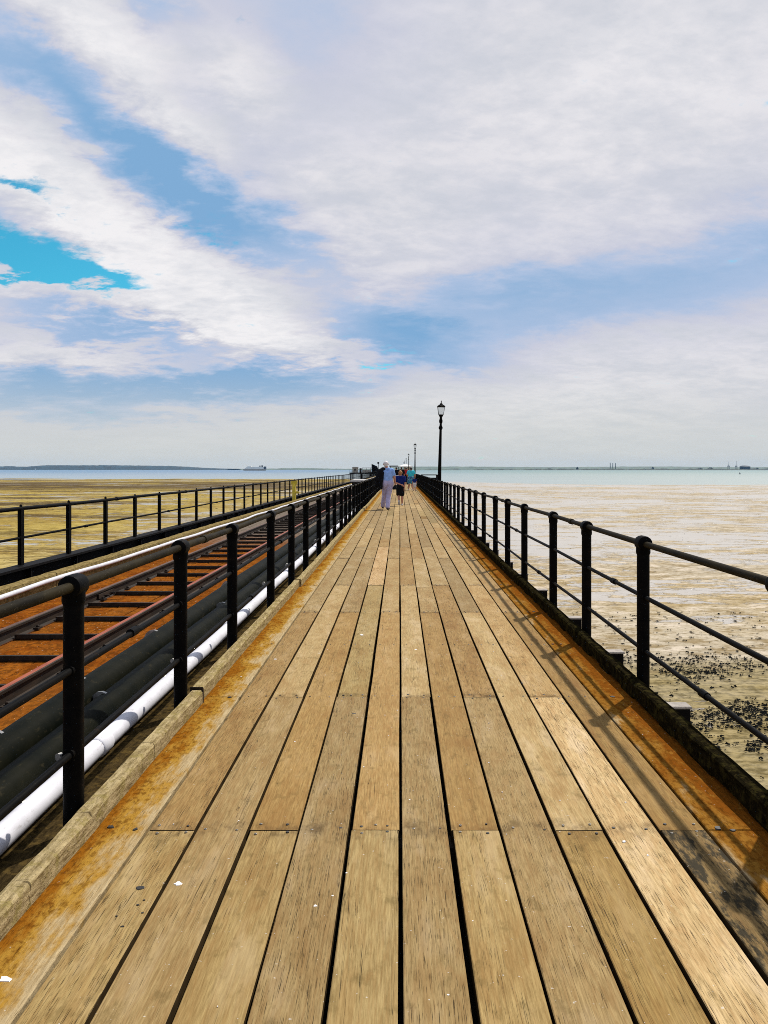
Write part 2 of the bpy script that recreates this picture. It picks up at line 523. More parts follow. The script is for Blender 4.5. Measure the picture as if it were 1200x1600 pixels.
def mud():
    m, t, b = mat('tidal_mud')
    p = pos(t)
    x, y = t.sep(p)[:2]
    right = t.map(x, -40.0, 6.0)
    big = t.noise(sc(t, p, (0.012, 0.017, 0)), 1.0, 5, 0.55, 0.4)          # tens of metres
    md = t.noise(sc(t, t.vec('ADD', p, (31, 17, 0)), (0.06, 0.078, 0)), 1.0, 9, 0.68, 0.3)
    st3 = t.noise(sc(t, p, (0.55, 0.9, 0)), 1.0, 8, 0.68)
    fine = t.noise(sc(t, p, (2.6, 4.2, 0)), 1.0, 6, 0.68)
    grit = t.noise(sc(t, p, (9, 13, 0)), 1.0, 5, 0.7)
    dry = t.mix(t.map(md, 0.40, 0.60), t.mix(right, (0.385, 0.28, 0.062), (0.42, 0.355, 0.25)), t.mix(right, (0.26, 0.165, 0.026), (0.35, 0.26, 0.125)))
    c = t.mix(t.math('MULTIPLY', t.map(st3, 0.50, 0.60), 0.8), dry, t.mix(right, (0.15, 0.105, 0.022), (0.25, 0.175, 0.075)))
    c = t.mix(t.math('MULTIPLY', t.map(st3, 0.48, 0.38), 0.7), c, t.mix(right, (0.43, 0.335, 0.12), (0.60, 0.51, 0.40)))
    c = t.mix(t.math('MULTIPLY', t.map(fine, 0.54, 0.62), 0.75), c, t.mix(right, (0.075, 0.050, 0.009), (0.145, 0.098, 0.035)))
    c = t.mix(t.math('MULTIPLY', t.map(fine, 0.46, 0.36), 0.5), c, t.mix(right, (0.43, 0.34, 0.13), (0.60, 0.50, 0.36)))
    c = t.mix(t.math('MULTIPLY', t.map(grit, 0.56, 0.66), 0.6), c, t.mix(right, (0.06, 0.04, 0.008), (0.10, 0.07, 0.028)))
    # films of water left in the hollows: narrow creeks on the left, most of the flat further out on the right
    str_ = t.noise(sc(t, t.vec('ADD', p, (5, 71, 0)), (0.13, 0.30, 0)), 1.0, 8, 0.72, 0.5)
    wv = t.math('ADD', t.math('ADD', md, t.math('MULTIPLY', t.math('SUBTRACT', str_, 0.5), 1.0)), t.math('ADD', t.math('MULTIPLY', t.math('SUBTRACT', big, 0.5), 0.8), t.math('MULTIPLY', t.math('SUBTRACT', st3, 0.5), 0.6)))
    lim = t.math('SUBTRACT', 0.60, t.math('MULTIPLY', right, t.map(y, 16.0, 90.0, -0.02, 0.155)))
    wet = t.map(t.math('SUBTRACT', t.math('ADD', wv, t.math('MULTIPLY', t.math('SUBTRACT', fine, 0.5), 0.22)), lim), -0.01, 0.03)
    # weed stained bands, mostly far out on the left, and ground close to the pier on the right
    wb_ = t.noise(sc(t, t.vec('ADD', p, (90, 3, 0)), (0.018, 0.05, 0)), 1.0, 9, 0.68, 0.3)
    band = t.math('MULTIPLY', t.map(t.math('ADD', wb_, t.math('MULTIPLY', t.math('SUBTRACT', st3, 0.5), 0.35)), 0.525, 0.575), t.map(y, 30.0, 150.0, 0.55, 1.0))
    band = t.math('MULTIPLY', band, t.math('SUBTRACT', 1.0, t.math('MULTIPLY', right, 0.80)))
    far_b = t.math('MULTIPLY', t.math('MULTIPLY', t.map(y, 235.0, 300.0), t.map(y, 450.0, 400.0)), t.math('SUBTRACT', 1.0, right))
    band = t.math('MAXIMUM', band, t.math('MULTIPLY', far_b, t.map(wb_, 0.38, 0.46)))
    c = t.mix(t.math('MULTIPLY', band, 0.85), c, (0.050, 0.028, 0.010))
    nearw = t.math('MULTIPLY', t.map(t.math('ADD', y, t.math('MULTIPLY', st3, 9.0)), 32.5, 30.5), right)
    c = t.mix(t.math('MULTIPLY', nearw, 0.75), c, t.mix(t.map(fine, 0.42, 0.58), (0.28, 0.215, 0.085), (0.11, 0.085, 0.028)))
    wet = t.math('MULTIPLY', wet, t.math('SUBTRACT', 1.0, t.math('MULTIPLY', band, 0.7)))
    c = t.mix(t.math('MULTIPLY', wet, 0.75), c, t.mix(right, (0.42, 0.375, 0.29), (0.50, 0.445, 0.37)))  # sky sheen on the water films is put into this pale colour
    rough = t.math('SUBTRACT', 0.9, t.math('MULTIPLY', wet, 0.70))
    h = t.math('MULTIPLY', t.math('ADD', t.math('ADD', t.math('MULTIPLY', st3, 1.2), t.math('MULTIPLY', fine, 0.5)), md), t.math('SUBTRACT', 1.0, t.math('MULTIPLY', wet, 0.92)))
    put(t, b, col=c, rough=rough, spec=t.math('ADD', 0.05, t.math('MULTIPLY', wet, 0.25)), normal=bump(t, h, 0.10, 0.7))
    return m


def sea_mat():
    m, t, b = mat('estuary_water')
    p = pos(t)
    x, y = t.sep(p)[:2]
    right = t.map(x, -400.0, 300.0)
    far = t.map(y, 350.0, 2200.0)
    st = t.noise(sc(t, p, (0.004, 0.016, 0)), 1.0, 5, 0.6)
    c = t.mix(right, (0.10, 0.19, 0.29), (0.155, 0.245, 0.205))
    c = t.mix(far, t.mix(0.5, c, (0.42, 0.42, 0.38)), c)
    c = t.mix(t.math('MULTIPLY', t.map(st, 0.45, 0.65), 0.25), c, (0.34, 0.40, 0.38))
    wv = t.noise(sc(t, p, (0.5, 1.2, 0)), 1.0, 5, 0.6)
    put(t, b, col=c, rough=0.32, spec=0.2, normal=bump(t, wv, 0.35, 0.7))
    return m


M_PLANK = wood_plank()
M_SIDE = simple('gap_shade_board_side', (0.050, 0.033, 0.016), 0.95, 0.3, 14.0, 0, 0.0)  # board sides painted dark: the shade in the gaps is in their colour
M_EDGE_L = edge_board('rusty_edge_board_track_side', -1.05, -1.27, 0.12)
M_EDGE_R = edge_board('rusty_edge_board_sea_side', 1.20, 1.50, 0.26)
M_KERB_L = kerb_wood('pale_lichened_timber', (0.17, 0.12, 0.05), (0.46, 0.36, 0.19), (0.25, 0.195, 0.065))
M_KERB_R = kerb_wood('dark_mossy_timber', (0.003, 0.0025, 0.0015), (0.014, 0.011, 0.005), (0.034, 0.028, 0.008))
M_CONC = kerb_wood('stained_yellow_beam', (0.15, 0.105, 0.04), (0.32, 0.24, 0.10), (0.10, 0.075, 0.025))
M_RUST = rust_boards()
M_DIRT_SHADE = kerb_wood('dirty_shaded_boards', (0.014, 0.010, 0.005), (0.060, 0.040, 0.016), (0.10, 0.065, 0.020))  # dirt, plus the shade between pipes and kerb put into the colour
M_BLACK = black_paint()
M_RAIL = rail_paint()
M_RAILRED = rail_steel('red_rusted_rail', (0.22, 0.045, 0.018), (0.33, 0.085, 0.035), 0.5)
M_RAILDARK = rail_steel('brown_rusted_rail', (0.07, 0.030, 0.016), (0.16, 0.07, 0.035), 0.5)
M_IRON = rail_steel('dark_tie_iron', (0.010, 0.007, 0.005), (0.035, 0.022, 0.013), 0.7)
M_WHITE = pipe_mat('white_plastic_pipe', (0.56, 0.55, 0.58), (0.68, 0.67, 0.70), 0.5, 0.34, 0.15)
M_BPIPE = pipe_mat('black_plastic_pipe', (0.003, 0.004, 0.0025), (0.009, 0.009, 0.005), 0.42, 0.12, 0.02)
M_STRAP = simple('galvanised_strap', (0.33, 0.32, 0.30), 0.4, 0.2, 20, 0.6)
M_GIRDER = simple('black_girder_paint', (0.004, 0.003, 0.003), 0.7, 0.5, 5.0, 0, 0.08, 0.002)
M_JOIST = simple('tarred_timber', (0.030, 0.022, 0.014), 0.85, 0.4, 8.0, 0, 0.2, 0.004)
M_LIT_TOP = simple('sunlit_end_top', (0.34, 0.30, 0.26), 0.8, 0.2, 14.0, 0, 0.2, 0.003)
M_SCREW = simple('steel_screw', (0.20, 0.18, 0.15), 0.5, 0.3, 40, 0.5)
M_HOLE = simple('dark_bolt_iron', (0.010, 0.008, 0.006), 0.6, 0.3, 40)
M_DROP = simple('dried_dropping', (0.78, 0.75, 0.72), 0.9, 0.1, 60)
M_YELLOW = simple('yellow_paint', (0.62, 0.46, 0.02), 0.5, 0.15, 10)
M_MUD = mud()
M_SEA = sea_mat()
M_WEED = simple('black_seaweed', (0.010, 0.011, 0.009), 0.6, 0.5, 2.0, 0, 0.06)

# ================================================================== pier walkway
GAPX = [-1.049, -0.846, -0.629, -0.418, -0.206, 0.003, 0.209, 0.418, 0.642, 0.853, 1.079, 1.278]
MOD = 5.06
YE, YO = 3.32, 5.26                       # where even and odd rows of boards meet
DECK_END = 640.0
deck = empty('boardwalk', kind='structure')
joints = []
yy = -1.73
k = 0
while yy < DECK_END:
    joints.append(yy)
    yy += (1.94, 1.56, 1.56)[k % 3]
    k += 1

plank_cache = {}


def plank_mesh(c, ln, var):
    key = (c, round(ln, 2), var)
    if key not in plank_cache:
        r = random.Random(hash(key) & 0xffff)
        w_ = GAPX[c + 1] - GAPX[c]
        gl, gr = r.uniform(0.0044, 0.0105), r.uniform(0.0044, 0.0105)
        x0, x1 = -w_ / 2 + gl, w_ / 2 - gr
        # slightly irregular long edges: a chamfered board in eight lengths
        nseg = 8
        mb = MB()
        vs, fs = [], []
        ch = 0.0025
        g = 0.0034
        for i in range(nseg + 1):
            y_ = g + (ln - 2 * g) * i / nseg
            a, b_ = x0 + r.uniform(-.0014, .0014), x1 + r.uniform(-.0014, .0014)
            e = ch if i in (0, nseg) else 0.0
            vs += [(a, y_, -0.05), (a, y_, -ch - e * .4), (a + ch, y_, -e * .5), (b_ - ch, y_, -e * .5), (b_, y_, -ch - e * .4), (b_, y_, -0.05)]
        for i in range(nseg):
            for q in range(5):
                fs.append((i * 6 + q, (i + 1) * 6 + q, (i + 1) * 6 + q + 1, i * 6 + q + 1))
        fs.append((0, 1, 2, 3, 4, 5))
        fs.append(tuple(nseg * 6 + q for q in (5, 4, 3, 2, 1, 0)))
        mb.add(vs, fs)
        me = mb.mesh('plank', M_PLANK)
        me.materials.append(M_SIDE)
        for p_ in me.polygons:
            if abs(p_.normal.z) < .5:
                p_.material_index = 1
        plank_cache[key] = me
    return plank_cache[key]


def tint_for(r):
    k = r.random()
    b = r.uniform(0.82, 1.16)
    if k < 0.18:
        return (0.98 * b, 0.90 * b, 0.76 * b)       # redder
    if k < 0.36:
        return (1.14 * b, 1.16 * b, 1.18 * b)       # bleached
    if k < 0.48:
        return (0.90 * b, 0.92 * b, 0.82 * b)       # greener
    return (b, b * 0.99, b * 0.96)


plank_n = 0
far_boards = MB()
for c in range(11):
    even = c % 2 == 0
    y = (YE if even else YO) - MOD * (1 if even else 2)
    first = True
    rr = random.Random(100 + c)
    while y < DECK_END:
        ln = MOD
        if not even and first:
            y = -1.73
            ln = YO + 1.73
        segs = [(y, ln)]
        if (c, round(y, 1)) in ((8, round(YE + 4 * MOD, 1)), (3, round(YO + 2 * MOD, 1)), (1, round(YO + 3 * MOD, 1)), (6, round(YE + MOD, 1)), (9, round(YO + 3 * MOD, 1))):
            segs = [(y, 1.75), (y + 1.75, ln - 1.75)] if c != 8 else [(y, 0.55), (y + 0.55, 1.2), (y + 1.75, ln - 1.75)]
        for (ys, l) in segs:
            xm = (GAPX[c] + GAPX[c + 1]) / 2
            if ys < 118.0 and plank_n < 286:
                o = link('plank', plank_mesh(c, l, plank_n % 3), deck)
                o.location = (xm, ys, rr.uniform(-.0016, .0016))
                o.rotation_euler = (0, rr.uniform(-.004, .004), rr.uniform(-.0003, .0003))
                tr = tint_for(rr)
                o.color = (*tr, 1.0)
                if c == 9 and ys < 1:
                    o.color = (1.62, 1.66, 1.85, 1.0)
                if c == 9 and ys < 1:
                    o['label'] = 'pale new plank'
                if c == 10 and ys < 3:
                    o.color = (0.66, 0.62, 0.56, 0.0)
                    o['label'] = 'plank blackened with algae'
                if c == 10 and 3 < ys < 8:
                    o.color = (0.86, 0.75, 0.52, 1.0)
                if c == 8 and ys < 3:
                    o.color = (0.98, 0.92, 0.76, 1.0)
                if c == 6 and 3 < ys < 8:
                    o.color = (0.93, 0.83, 0.64, 1.0)
                if c == 7 and 5 < ys < 8:
                    o.color = (0.93, 0.83, 0.66, 1.0)
                if c == 2 and ys > 3 and ys < 8:
                    o.color = (1.0, 0.90, 0.70, 1.0)
                if c == 3 and 10 < ys < 13:
                    o.color = (1.45, 1.40, 1.50, 1.0)
                if c == 9 and 5 < ys < 10:
                    o.color = (1.25, 1.2, 1.14, 1.0)
                if c == 8 and abs(ys - (YE + 4 * MOD + .55)) < .3:
                    o.color = (0.66, 0.55, 0.28, 1.0)
                if even and ys < 3:
                    o.color = (o.color[0] * .97, o.color[1] * .97, o.color[2] * .90, o.color[3])
                plank_n += 1
            else:
                far_boards.box((GAPX[c] + .006, ys + .003, -.05), (GAPX[c + 1] - .006, ys + l - .003, rr.uniform(-.002, .002)))
        y += ln
        first = False
o = far_boards.obj('far_planks', M_PLANK, deck)
o['kind'] = 'stuff'
o.color = (1, 1, 1, 1)

# edge boards under the kerbs
eb = 0
for (xa, xb, ph, mm) in ((-1.355, -1.055, 0.26, M_EDGE_L), (1.284, 1.60, 0.9, M_EDGE_R)):
    y = -1.73
    y2 = (YO if xa < 0 else YE)
    while y < 300:
        l = y2 - y
        MB().cbox((xa, y + .003, -.05), (xb, y2 - .003, 0.0), .004).obj('edge_board', mm, deck)
        y, y2 = y2, y2 + MOD
    MB().box((xa, y, -.05), (xb, DECK_END, 0.0)).obj('edge_board', mm, deck)

jm = MB().box((-1.36, -.055, -.26), (1.62, .055, -.053)).mesh('joist', M_JOIST)
je = MB().box((1.605, -.05, -.22), (1.90, .05, -.068)).mesh('joist_end', M_GIRDER)  # dark colour stands for the unlit faces of the end
jc = MB().cbox((1.60, -.055, -.0675), (1.91, .055, -.052), .004).mesh('lit_top_slab', M_LIT_TOP)  # added pale slab: the sunlit top of the joist end as a colour
js = MB()
for i, y in enumerate(joints):
    if y < 60:
        link('joist', jm, deck, (0, y, 0))
        link('lit_top_slab', jc, link('joist_end', je, deck, (0, y, 0)))
    elif i % 2 == 0:
        js.box((-1.36, y - .055, -.26), (1.62, y + .055, -.053))
js.obj('far_joists', M_JOIST, deck)['kind'] = 'stuff'
MB().box((-1.30, -1.7, -.31), (1.55, DECK_END, -.266)).obj('gap_light_blocker', M_JOIST, deck)  # added sheet that blocks light from the mud, keeping the plank gaps dark
for x in (-1.0, 1.0):
    MB().box((x - .08, -1.7, -.62), (x + .08, DECK_END, -.313)).obj('bearer_beam', M_JOIST, deck)
pl = MB()
for y in range(2, 620, 12):
    for x in (-4.6, -1.9, 1.0):
        pl.tube([(x, y, -7.2), (x, y, -.62)], .14, 8)
pl.obj('iron_piles', M_GIRDER, deck)['kind'] = 'stuff'

# screws and bolts
sm, hm, wm = MB(), MB(), MB()


def disc(mb, x, y, r, z0, z1, n=8):
    mb.lathe([(r, z0), (r, z1 - .0006), (r * .8, z1)], n, (x, y, 0), R.random())


def patch_disc(mb, x, y, r, z, n=10, asp=1.0):
    vs, ph = [], R.random() * 6
    for i in range(n):
        t = ph + 2 * math.pi * i / n
        q = r * R.uniform(0.55, 1.15)
        vs.append((x + q * math.cos(t) * asp, y + q * math.sin(t), 0.0))
    top = [(a + (x - a) * .12, b + (y - b) * .12, z) for a, b, _ in vs]
    fs = [tuple(range(n, 2 * n))] + [(i, (i + 1) % n, n + (i + 1) % n, n + i) for i in range(n)]
    mb.add(vs + top, fs)


for y in joints:
    if y > 30 or y < 0:
        continue
    for c in range(11):
        even = c % 2 == 0
        ph = (y - (YE if even else YO)) / MOD
        at_joint = abs(ph - round(ph)) * MOD < 0.1
        x0, x1 = GAPX[c], GAPX[c + 1]
        rows = ((-.034, 2), (.034, 3)) if at_joint else ((0, 2),)
        for dy_, n in rows:
            if n == 3 and R.random() < .5:
                n = 2
            for q in range(n):
                fx = .22 + .56 * q / max(1, n - 1) + R.uniform(-.05, .05)
                xx, yq = x0 + (x1 - x0) * fx, y + dy_ + R.uniform(-.012, .012)
                if R.random() < .55:
                    disc(sm, xx, yq, .0062, -.004, .0028)
                    disc(hm, xx, yq, .0022, -.004, .0036, 6)
                else:
                    disc(hm, xx, yq, R.uniform(.0045, .008), -.004, .0026)
    for xx in (-1.21, -1.10, 1.40, 1.33):
        if R.random() < .8:
            patch_disc(hm, xx + R.uniform(-.02, .02), y + R.uniform(-.03, .03), R.uniform(.011, .019), .004)
for (xx, yq, r_) in ((-.93, 2.86, .014), (-.28, 4.9, .012), (.86, 5.6, .011), (-.9, 2.75, .005), (-.87, 2.7, .004), (-.95, 2.68, .004), (-.91, 2.62, .005), (-.89, 2.78, .004)):
    patch_disc(hm, xx, yq, r_, .0012, asp=1.3)
drops = [(278, 1381, .017), (493, 1416, .008), (8, 1530, .02), (520, 1400, .005), (975, 1315, .009), (700, 1555, .005), (640, 1250, .005), (565, 992, .022), (650, 1015, .014), (430, 1030, .012)]
for (px, py, r_) in drops:
    d = F * 1.5 / (py - V0)
    patch_disc(wm, (px - U0) / F * d, d, r_, .002)
for i in range(150):
    patch_disc(wm, R.uniform(-1.2, 1.4), 2 + 34 * R.random() ** 1.5, R.uniform(.0018, .006), .0016, 7)
sm.obj('screws', M_SCREW, deck)['kind'] = 'stuff'
hm.obj('bolt_heads', M_HOLE, deck)['kind'] = 'stuff'
tag(wm.obj('bird_droppings', M_DROP), 'white bird droppings spattered over the boardwalk planks', 'droppings', kind='stuff')

# ------------------------------------------------------------------ kerbs
kl = empty('timber_kerb', (-1.30, 0, 0), 'pale lichen covered timber kerb between the boardwalk and the railway side railing', 'kerb')
kr = empty('timber_kerb', (1.55, 0, 0), 'dark mossy timber kerb along the seaward edge of the boardwalk', 'kerb')


def rough_beam(x0, x1, z0, z1, y0, y1, seed, amp):
    r = random.Random(seed)
    n = max(6, int((y1 - y0) / .16))
    mb = MB()
    vs, fs = [], []
    for i in range(n + 1):
        y = y0 + (y1 - y0) * i / n
        j = [r.uniform(-amp, amp) for _ in range(8)]
        c = .012
        vs += [(x0 + j[0], y, z0), (x0 + j[1], y, z1 - c + j[2]), (x0 + c + j[3], y, z1 + j[4]),
               (x1 - c + j[5], y, z1 + j[4] * .7), (x1 + j[6], y, z1 - c + j[7]), (x1 + j[6], y, z0)]
    for i in range(n):
        for q in range(6):
            p = (q + 1) % 6
            fs.append((i * 6 + q, (i + 1) * 6 + q, (i + 1) * 6 + p, i * 6 + p))
    fs += [tuple(range(6)), tuple(n * 6 + q for q in range(5, -1, -1))]
    return mb.add(vs, fs)


y, y2, i = -1.73, 5.13, 0
while y < 130:
    off = (.0, .012, -.008, .006)[i % 4]
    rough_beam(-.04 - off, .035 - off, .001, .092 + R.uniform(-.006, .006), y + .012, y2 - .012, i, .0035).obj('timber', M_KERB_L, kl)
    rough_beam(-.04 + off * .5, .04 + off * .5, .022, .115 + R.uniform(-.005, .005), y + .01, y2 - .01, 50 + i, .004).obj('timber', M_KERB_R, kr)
    i += 1
    y, y2 = y2, y2 + MOD
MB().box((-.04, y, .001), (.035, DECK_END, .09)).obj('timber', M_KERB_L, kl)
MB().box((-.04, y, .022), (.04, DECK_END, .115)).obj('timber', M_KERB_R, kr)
bm_ = MB()
for y in joints:
    if y < 130:
        for q in (0.0, .62, 1.2):
            bm_.box((-.03, y + q - .05, .001), (.03, y + q + .05 + R.uniform(0, .25), .0215))
bm_.obj('packing_blocks', M_KERB_R, kr)['kind'] = 'stuff'
bk = MB().box((-.045, 0, -.004), (.037, .006, .101)).box((.0372, -.01, .0), (.0405, .012, .09))
bk.obj('iron_strap', M_IRON, kl, loc=(0, 5.125, 0))


# ------------------------------------------------------------------ railings
def railing(name, label, x, y0, spacing, pattern, ztop, rails, rail_r, post_r, n_ind, y_end, base, cap=True, flat=False):
    root = empty(name, (x, 0, 0), label, 'railing')
    ys, y, i = [], y0, 0
    while y < y_end:
        ys.append(y)
        y += pattern[i % len(pattern)]
        i += 1
    if flat:
        pm = MB().box((-post_r * .55, -post_r, base), (post_r * .55, post_r, ztop + .015)).box((-.012, -post_r * 1.15, base), (.012, post_r * 1.15, ztop - .01)).mesh('post', M_BLACK)
    else:
        pm = MB().lathe([(post_r, base), (post_r, ztop - .03)], 14).mesh('post', M_BLACK, True)
    R0 = post_r + .008
    cm = MB()
    if flat:
        cm.lathe([(.02, .0), (.02, .03), (.008, .045)], 8, (0, 0, ztop + .012))
    else:
        # rounded boss through which the top rail passes
        cm.tube([(0, -.056, ztop), (0, -.050, ztop), (0, -.036, ztop), (0, .036, ztop), (0, .050, ztop), (0, .056, ztop)],
                [R0 * .80, R0 * .96, R0, R0, R0 * .96, R0 * .80], 16)
        cm.lathe([(post_r + .003, ztop - .075), (post_r + .006, ztop - .06), (post_r + .004, ztop)], 14)
    cm = cm.mesh('collar', M_BLACK, True)
    lm = MB().tube([(0, -post_r - .016, 0), (0, -post_r + .01, 0), (0, post_r - .01, 0), (0, post_r + .016, 0)], rail_r[1] + .009, 10).mesh('rail_socket', M_BLACK, True)
    far = MB()
    rj = random.Random(len(label) * 7 + int(abs(x) * 100))
    for j, y in enumerate(ys):
        if j < n_ind:
            p = link('post', pm, root, (rj.uniform(-.004, .004), y, rj.uniform(-.004, .004)))
            if j < 45:
                link('collar', cm, p)
                for z in (rails[1:] if j < 25 else ()):
                    link('rail_socket', lm, p, (0, 0, z))
            else:
                far.lathe([(R0, ztop - .03), (R0, ztop + .03)], 6, (0, y, 0))
        else:
            far.box((-post_r, y - post_r, base), (post_r, y + post_r, ztop + .03))
    far.obj('far_posts', M_BLACK, root)['kind'] = 'stuff'
    for q, z in enumerate(rails):
        pts = []
        yb = y0
        for j, y in enumerate(ys[:60]):
            pts.append((rj.uniform(-.004, .004), y, z + rj.uniform(-.007, .007)))
        pts = [(0, -1.7, z)] + [p for p in pts if p[1] > -1.6] + [(0, y_end, z)]
        mb = MB().tube(pts, rail_r[min(q, 1)], 14 if q == 0 else 10)
        for j, y in enumerate(ys[:30]):
            if (j + q) % 3 == 1:
                yc = y + spacing * .36 + .13 * q
                rr_ = rail_r[min(q, 1)]
                mb.tube([(0, yc - .05, z), (0, yc - .045, z), (0, yc + .045, z), (0, yc + .05, z)], [rr_ + .001, rr_ + .007, rr_ + .007, rr_ + .001], 12)
        mb.obj(('top_rail', 'middle_rail', 'lower_rail')[q], M_RAIL if (q == 0 and not flat) else M_BLACK, root, True)
    return root


railing('walkway_railing', 'black tubular railing between the boardwalk and the rusty railway track', -1.385, 3.40 - 5.16, 1.72, (1.64, 1.55, 1.97), 1.005, (1.005, .655, .305), (.0225, .0160), .0425, 150, DECK_END, -.05)
railing('walkway_railing', 'black tubular railing along the seaward edge above the pale mud', 1.655, 5.44 - 5.16 - .02, 1.72, (1.66, 1.54, 1.96), .995, (.995, .635, .275), (.0205, .0150), .0425, 150, DECK_END, -.30)
railing('track_railing', 'black flat-post railing on the girder beyond the railway track', -5.10, 10.75 - 8 * 1.548, 1.548, (1.548,), .965, (.965, .575), (.027, .017), .044, 200, DECK_END, .205, flat=True)

# ================================================================== track side
tb = empty('track_bed', kind='structure')
xs = [-1.362]
while xs[-1] > -4.34:
    xs.append(xs[-1] - R.choice((.20, .22, .23, .25)))
nb = 0
farb = MB()
for i in range(len(xs) - 1):
    y = -1.7 - R.uniform(0, 2.5)
    while y < DECK_END:
        l = R.choice((3.6, 4.2, 4.8))
        a, b_ = xs[i + 1] + .005, xs[i] - .005
        dz_ = R.uniform(-.004, .004)
        if y < 62 and nb < 296:
            MB().cbox((a, 0, -.045), (b_, l - .008, 0.0), .004).obj('board', M_DIRT_SHADE if i < 3 else M_RUST, tb, loc=(0, y, -.055 + dz_))
            nb += 1
        else:
            farb.box((a, y, -.10), (b_, y + l - .008, -.055 + dz_))
        y += l
farb.obj('far_boards', M_RUST, tb)['kind'] = 'stuff'
cross = MB()
for y in joints:
    if y < 90:
        cross.box((-5.0, y - .07, -.36), (-1.37, y + .07, -.104))
cross.obj('cross_beams', M_JOIST, tb)['kind'] = 'stuff'
for x in (-1.62, -2.62, -3.5, -4.25):
    MB().box((x - .07, -1.7, -.70), (x + .07, DECK_END, -.363)).obj('bearer_beam', M_JOIST, tb)

trk = empty('railway_track', (-3.07, 0, -.052), 'narrow gauge railway track with dark cross ties on rust stained boards', 'railway track')


def rail_prof(x):
    p = [(-.045, 0), (.045, 0), (.045, .008), (.010, .020), (.008, .088), (.027, .098), (.027, .118), (.020, .124),
         (-.020, .124), (-.027, .118), (-.027, .098), (-.008, .088), (-.010, .020), (-.045, .008)]
    return [(x + a, b) for a, b in p]


for x_, m_ in ((.48, M_RAILRED), (-.48, M_RAILDARK)):
    ro = MB().prism(rail_prof(x_), -1.7, DECK_END).obj('rail', m_, trk)
    ro.data.materials.append(M_IRON)
    for p_ in ro.data.polygons:
        if abs(p_.normal.x) > .3 and p_.center.z > .012:
            p_.material_index = 1
tm = MB().box((-.435, -.022, .003), (.435, .022, .016)).box((-.435, -.026, .0165), (.435, -.020, .048)).box((-.435, -.020, .0405), (.435, .010, .048)).mesh('tie', M_IRON)
cmx = MB()
for sx in (-1, 1):
    for s2 in (-1, 1):
        xx = .48 * sx + .052 * s2
        cmx.box((xx - .026, -.045, .0085), (xx + .026, .045, .026)).lathe([(.017, .026), (.017, .042), (.01, .048)], 6, (xx, 0, 0))
cmx = cmx.mesh('rail_clip', M_IRON)
y = -1.2
fart, nt = MB(), 0
while y < 200:
    if y < 75:
        link('tie', tm, trk, (0, y + R.uniform(-.02, .02), 0))
        link('rail_clip', cmx, trk, (0, y + .42, 0))
        nt += 1
    else:
        fart.box((-.43, y - .024, .003), (.43, y + .024, .060))
    y += .85
fart.obj('far_ties', M_IRON, trk)['kind'] = 'stuff'
for i, yj in enumerate((9.6, 27, 44)):
    MB().box((-.448, yj - .25, .030), (-.435 - .03, yj + .25, .080)).tube([(-.44, yj - .1, .05), (-.38, yj - .1, .05)], .012, 6).tube([(-.44, yj + .1, .05), (-.38, yj + .1, .05)], .012, 6).obj('fishplate', M_IRON, trk)


def pipe(name, label, x, z, r, m, y_end, sag, cpl, strap, seed, cat='pipe', n=16, step=1.2, strap_m=None):
    rr = random.Random(seed)
    root = empty(name, (x, 0, z), label, cat)
    pts, y = [], -1.7
    ph = rr.random() * 6
    while y < min(y_end, 120):
        pts.append((sag * math.sin(y * .9 + ph) + sag * .6 * math.sin(y * 2.3), y, sag * .5 * math.sin(y * 1.3 + ph)))
        y += step
    pts.append((0, y_end, 0))
    MB().tube(pts, r, n).obj('pipe', m, root, True)
    at = lambda yy_: next(((p[0] + (q[0] - p[0]) * (yy_ - p[1]) / (q[1] - p[1]), yy_, p[2] + (q[2] - p[2]) * (yy_ - p[1]) / (q[1] - p[1])) for p, q in zip(pts, pts[1:]) if p[1] <= yy_ <= q[1]))
    for yy_ in cpl:
        a = at(yy_)
        MB().tube([(a[0], yy_ - .07, a[2]), (a[0], yy_ - .062, a[2]), (a[0], yy_ + .062, a[2]), (a[0], yy_ + .07, a[2])], [r + .002, r + .008, r + .008, r + .002], n).obj('coupling', m, root, True)
    for yy_ in strap:
        a = at(yy_)
        MB().tube([(a[0] - .04, yy_ - .008, a[2]), (a[0] - .04 * .8, yy_ + .008, a[2])], r + .006, n).obj('strap', strap_m or M_STRAP, root, True)
    return root


pipe('white_pipe', 'thick white plastic pipe lying beside the near railing posts', -1.625, .000, .051, M_WHITE, 420, .006, (1.2, 4.35, 7.6, 13, 19, 25), (2.1, 3.5, 5.6, 8.9, 11.2), 1)
pipe('black_pipe', 'lower of two black pipes, next to the white pipe', -1.785, .040, .092, M_BPIPE, 420, .004, (), (4.9, 8.2, 14.6, 23), 2)
pipe('black_pipe', 'fatter upper black pipe beside the red rusted rail', -1.995, .058, .110, M_BPIPE, 420, .004, (), (2.9, 4.05, 5.1, 6.6, 9.5, 15.2, 21), 3)
pipe('white_pipe', 'slim wavy white pipe against the yellow beam beyond the track', -4.31, .115, .027, M_WHITE, 300, .016, (), (4.1, 8.6, 10.1, 14.4, 19, 26, 33), 4, step=.6, strap_m=M_BLACK)
pipe('black_cable', 'thin black cable tied below the railing of the track side', -1.418, .272, .012, M_BPIPE, 160, .006, (), tuple(3.4 + 1.72 * i for i in range(10)), 5, 'cable', 8, .5)

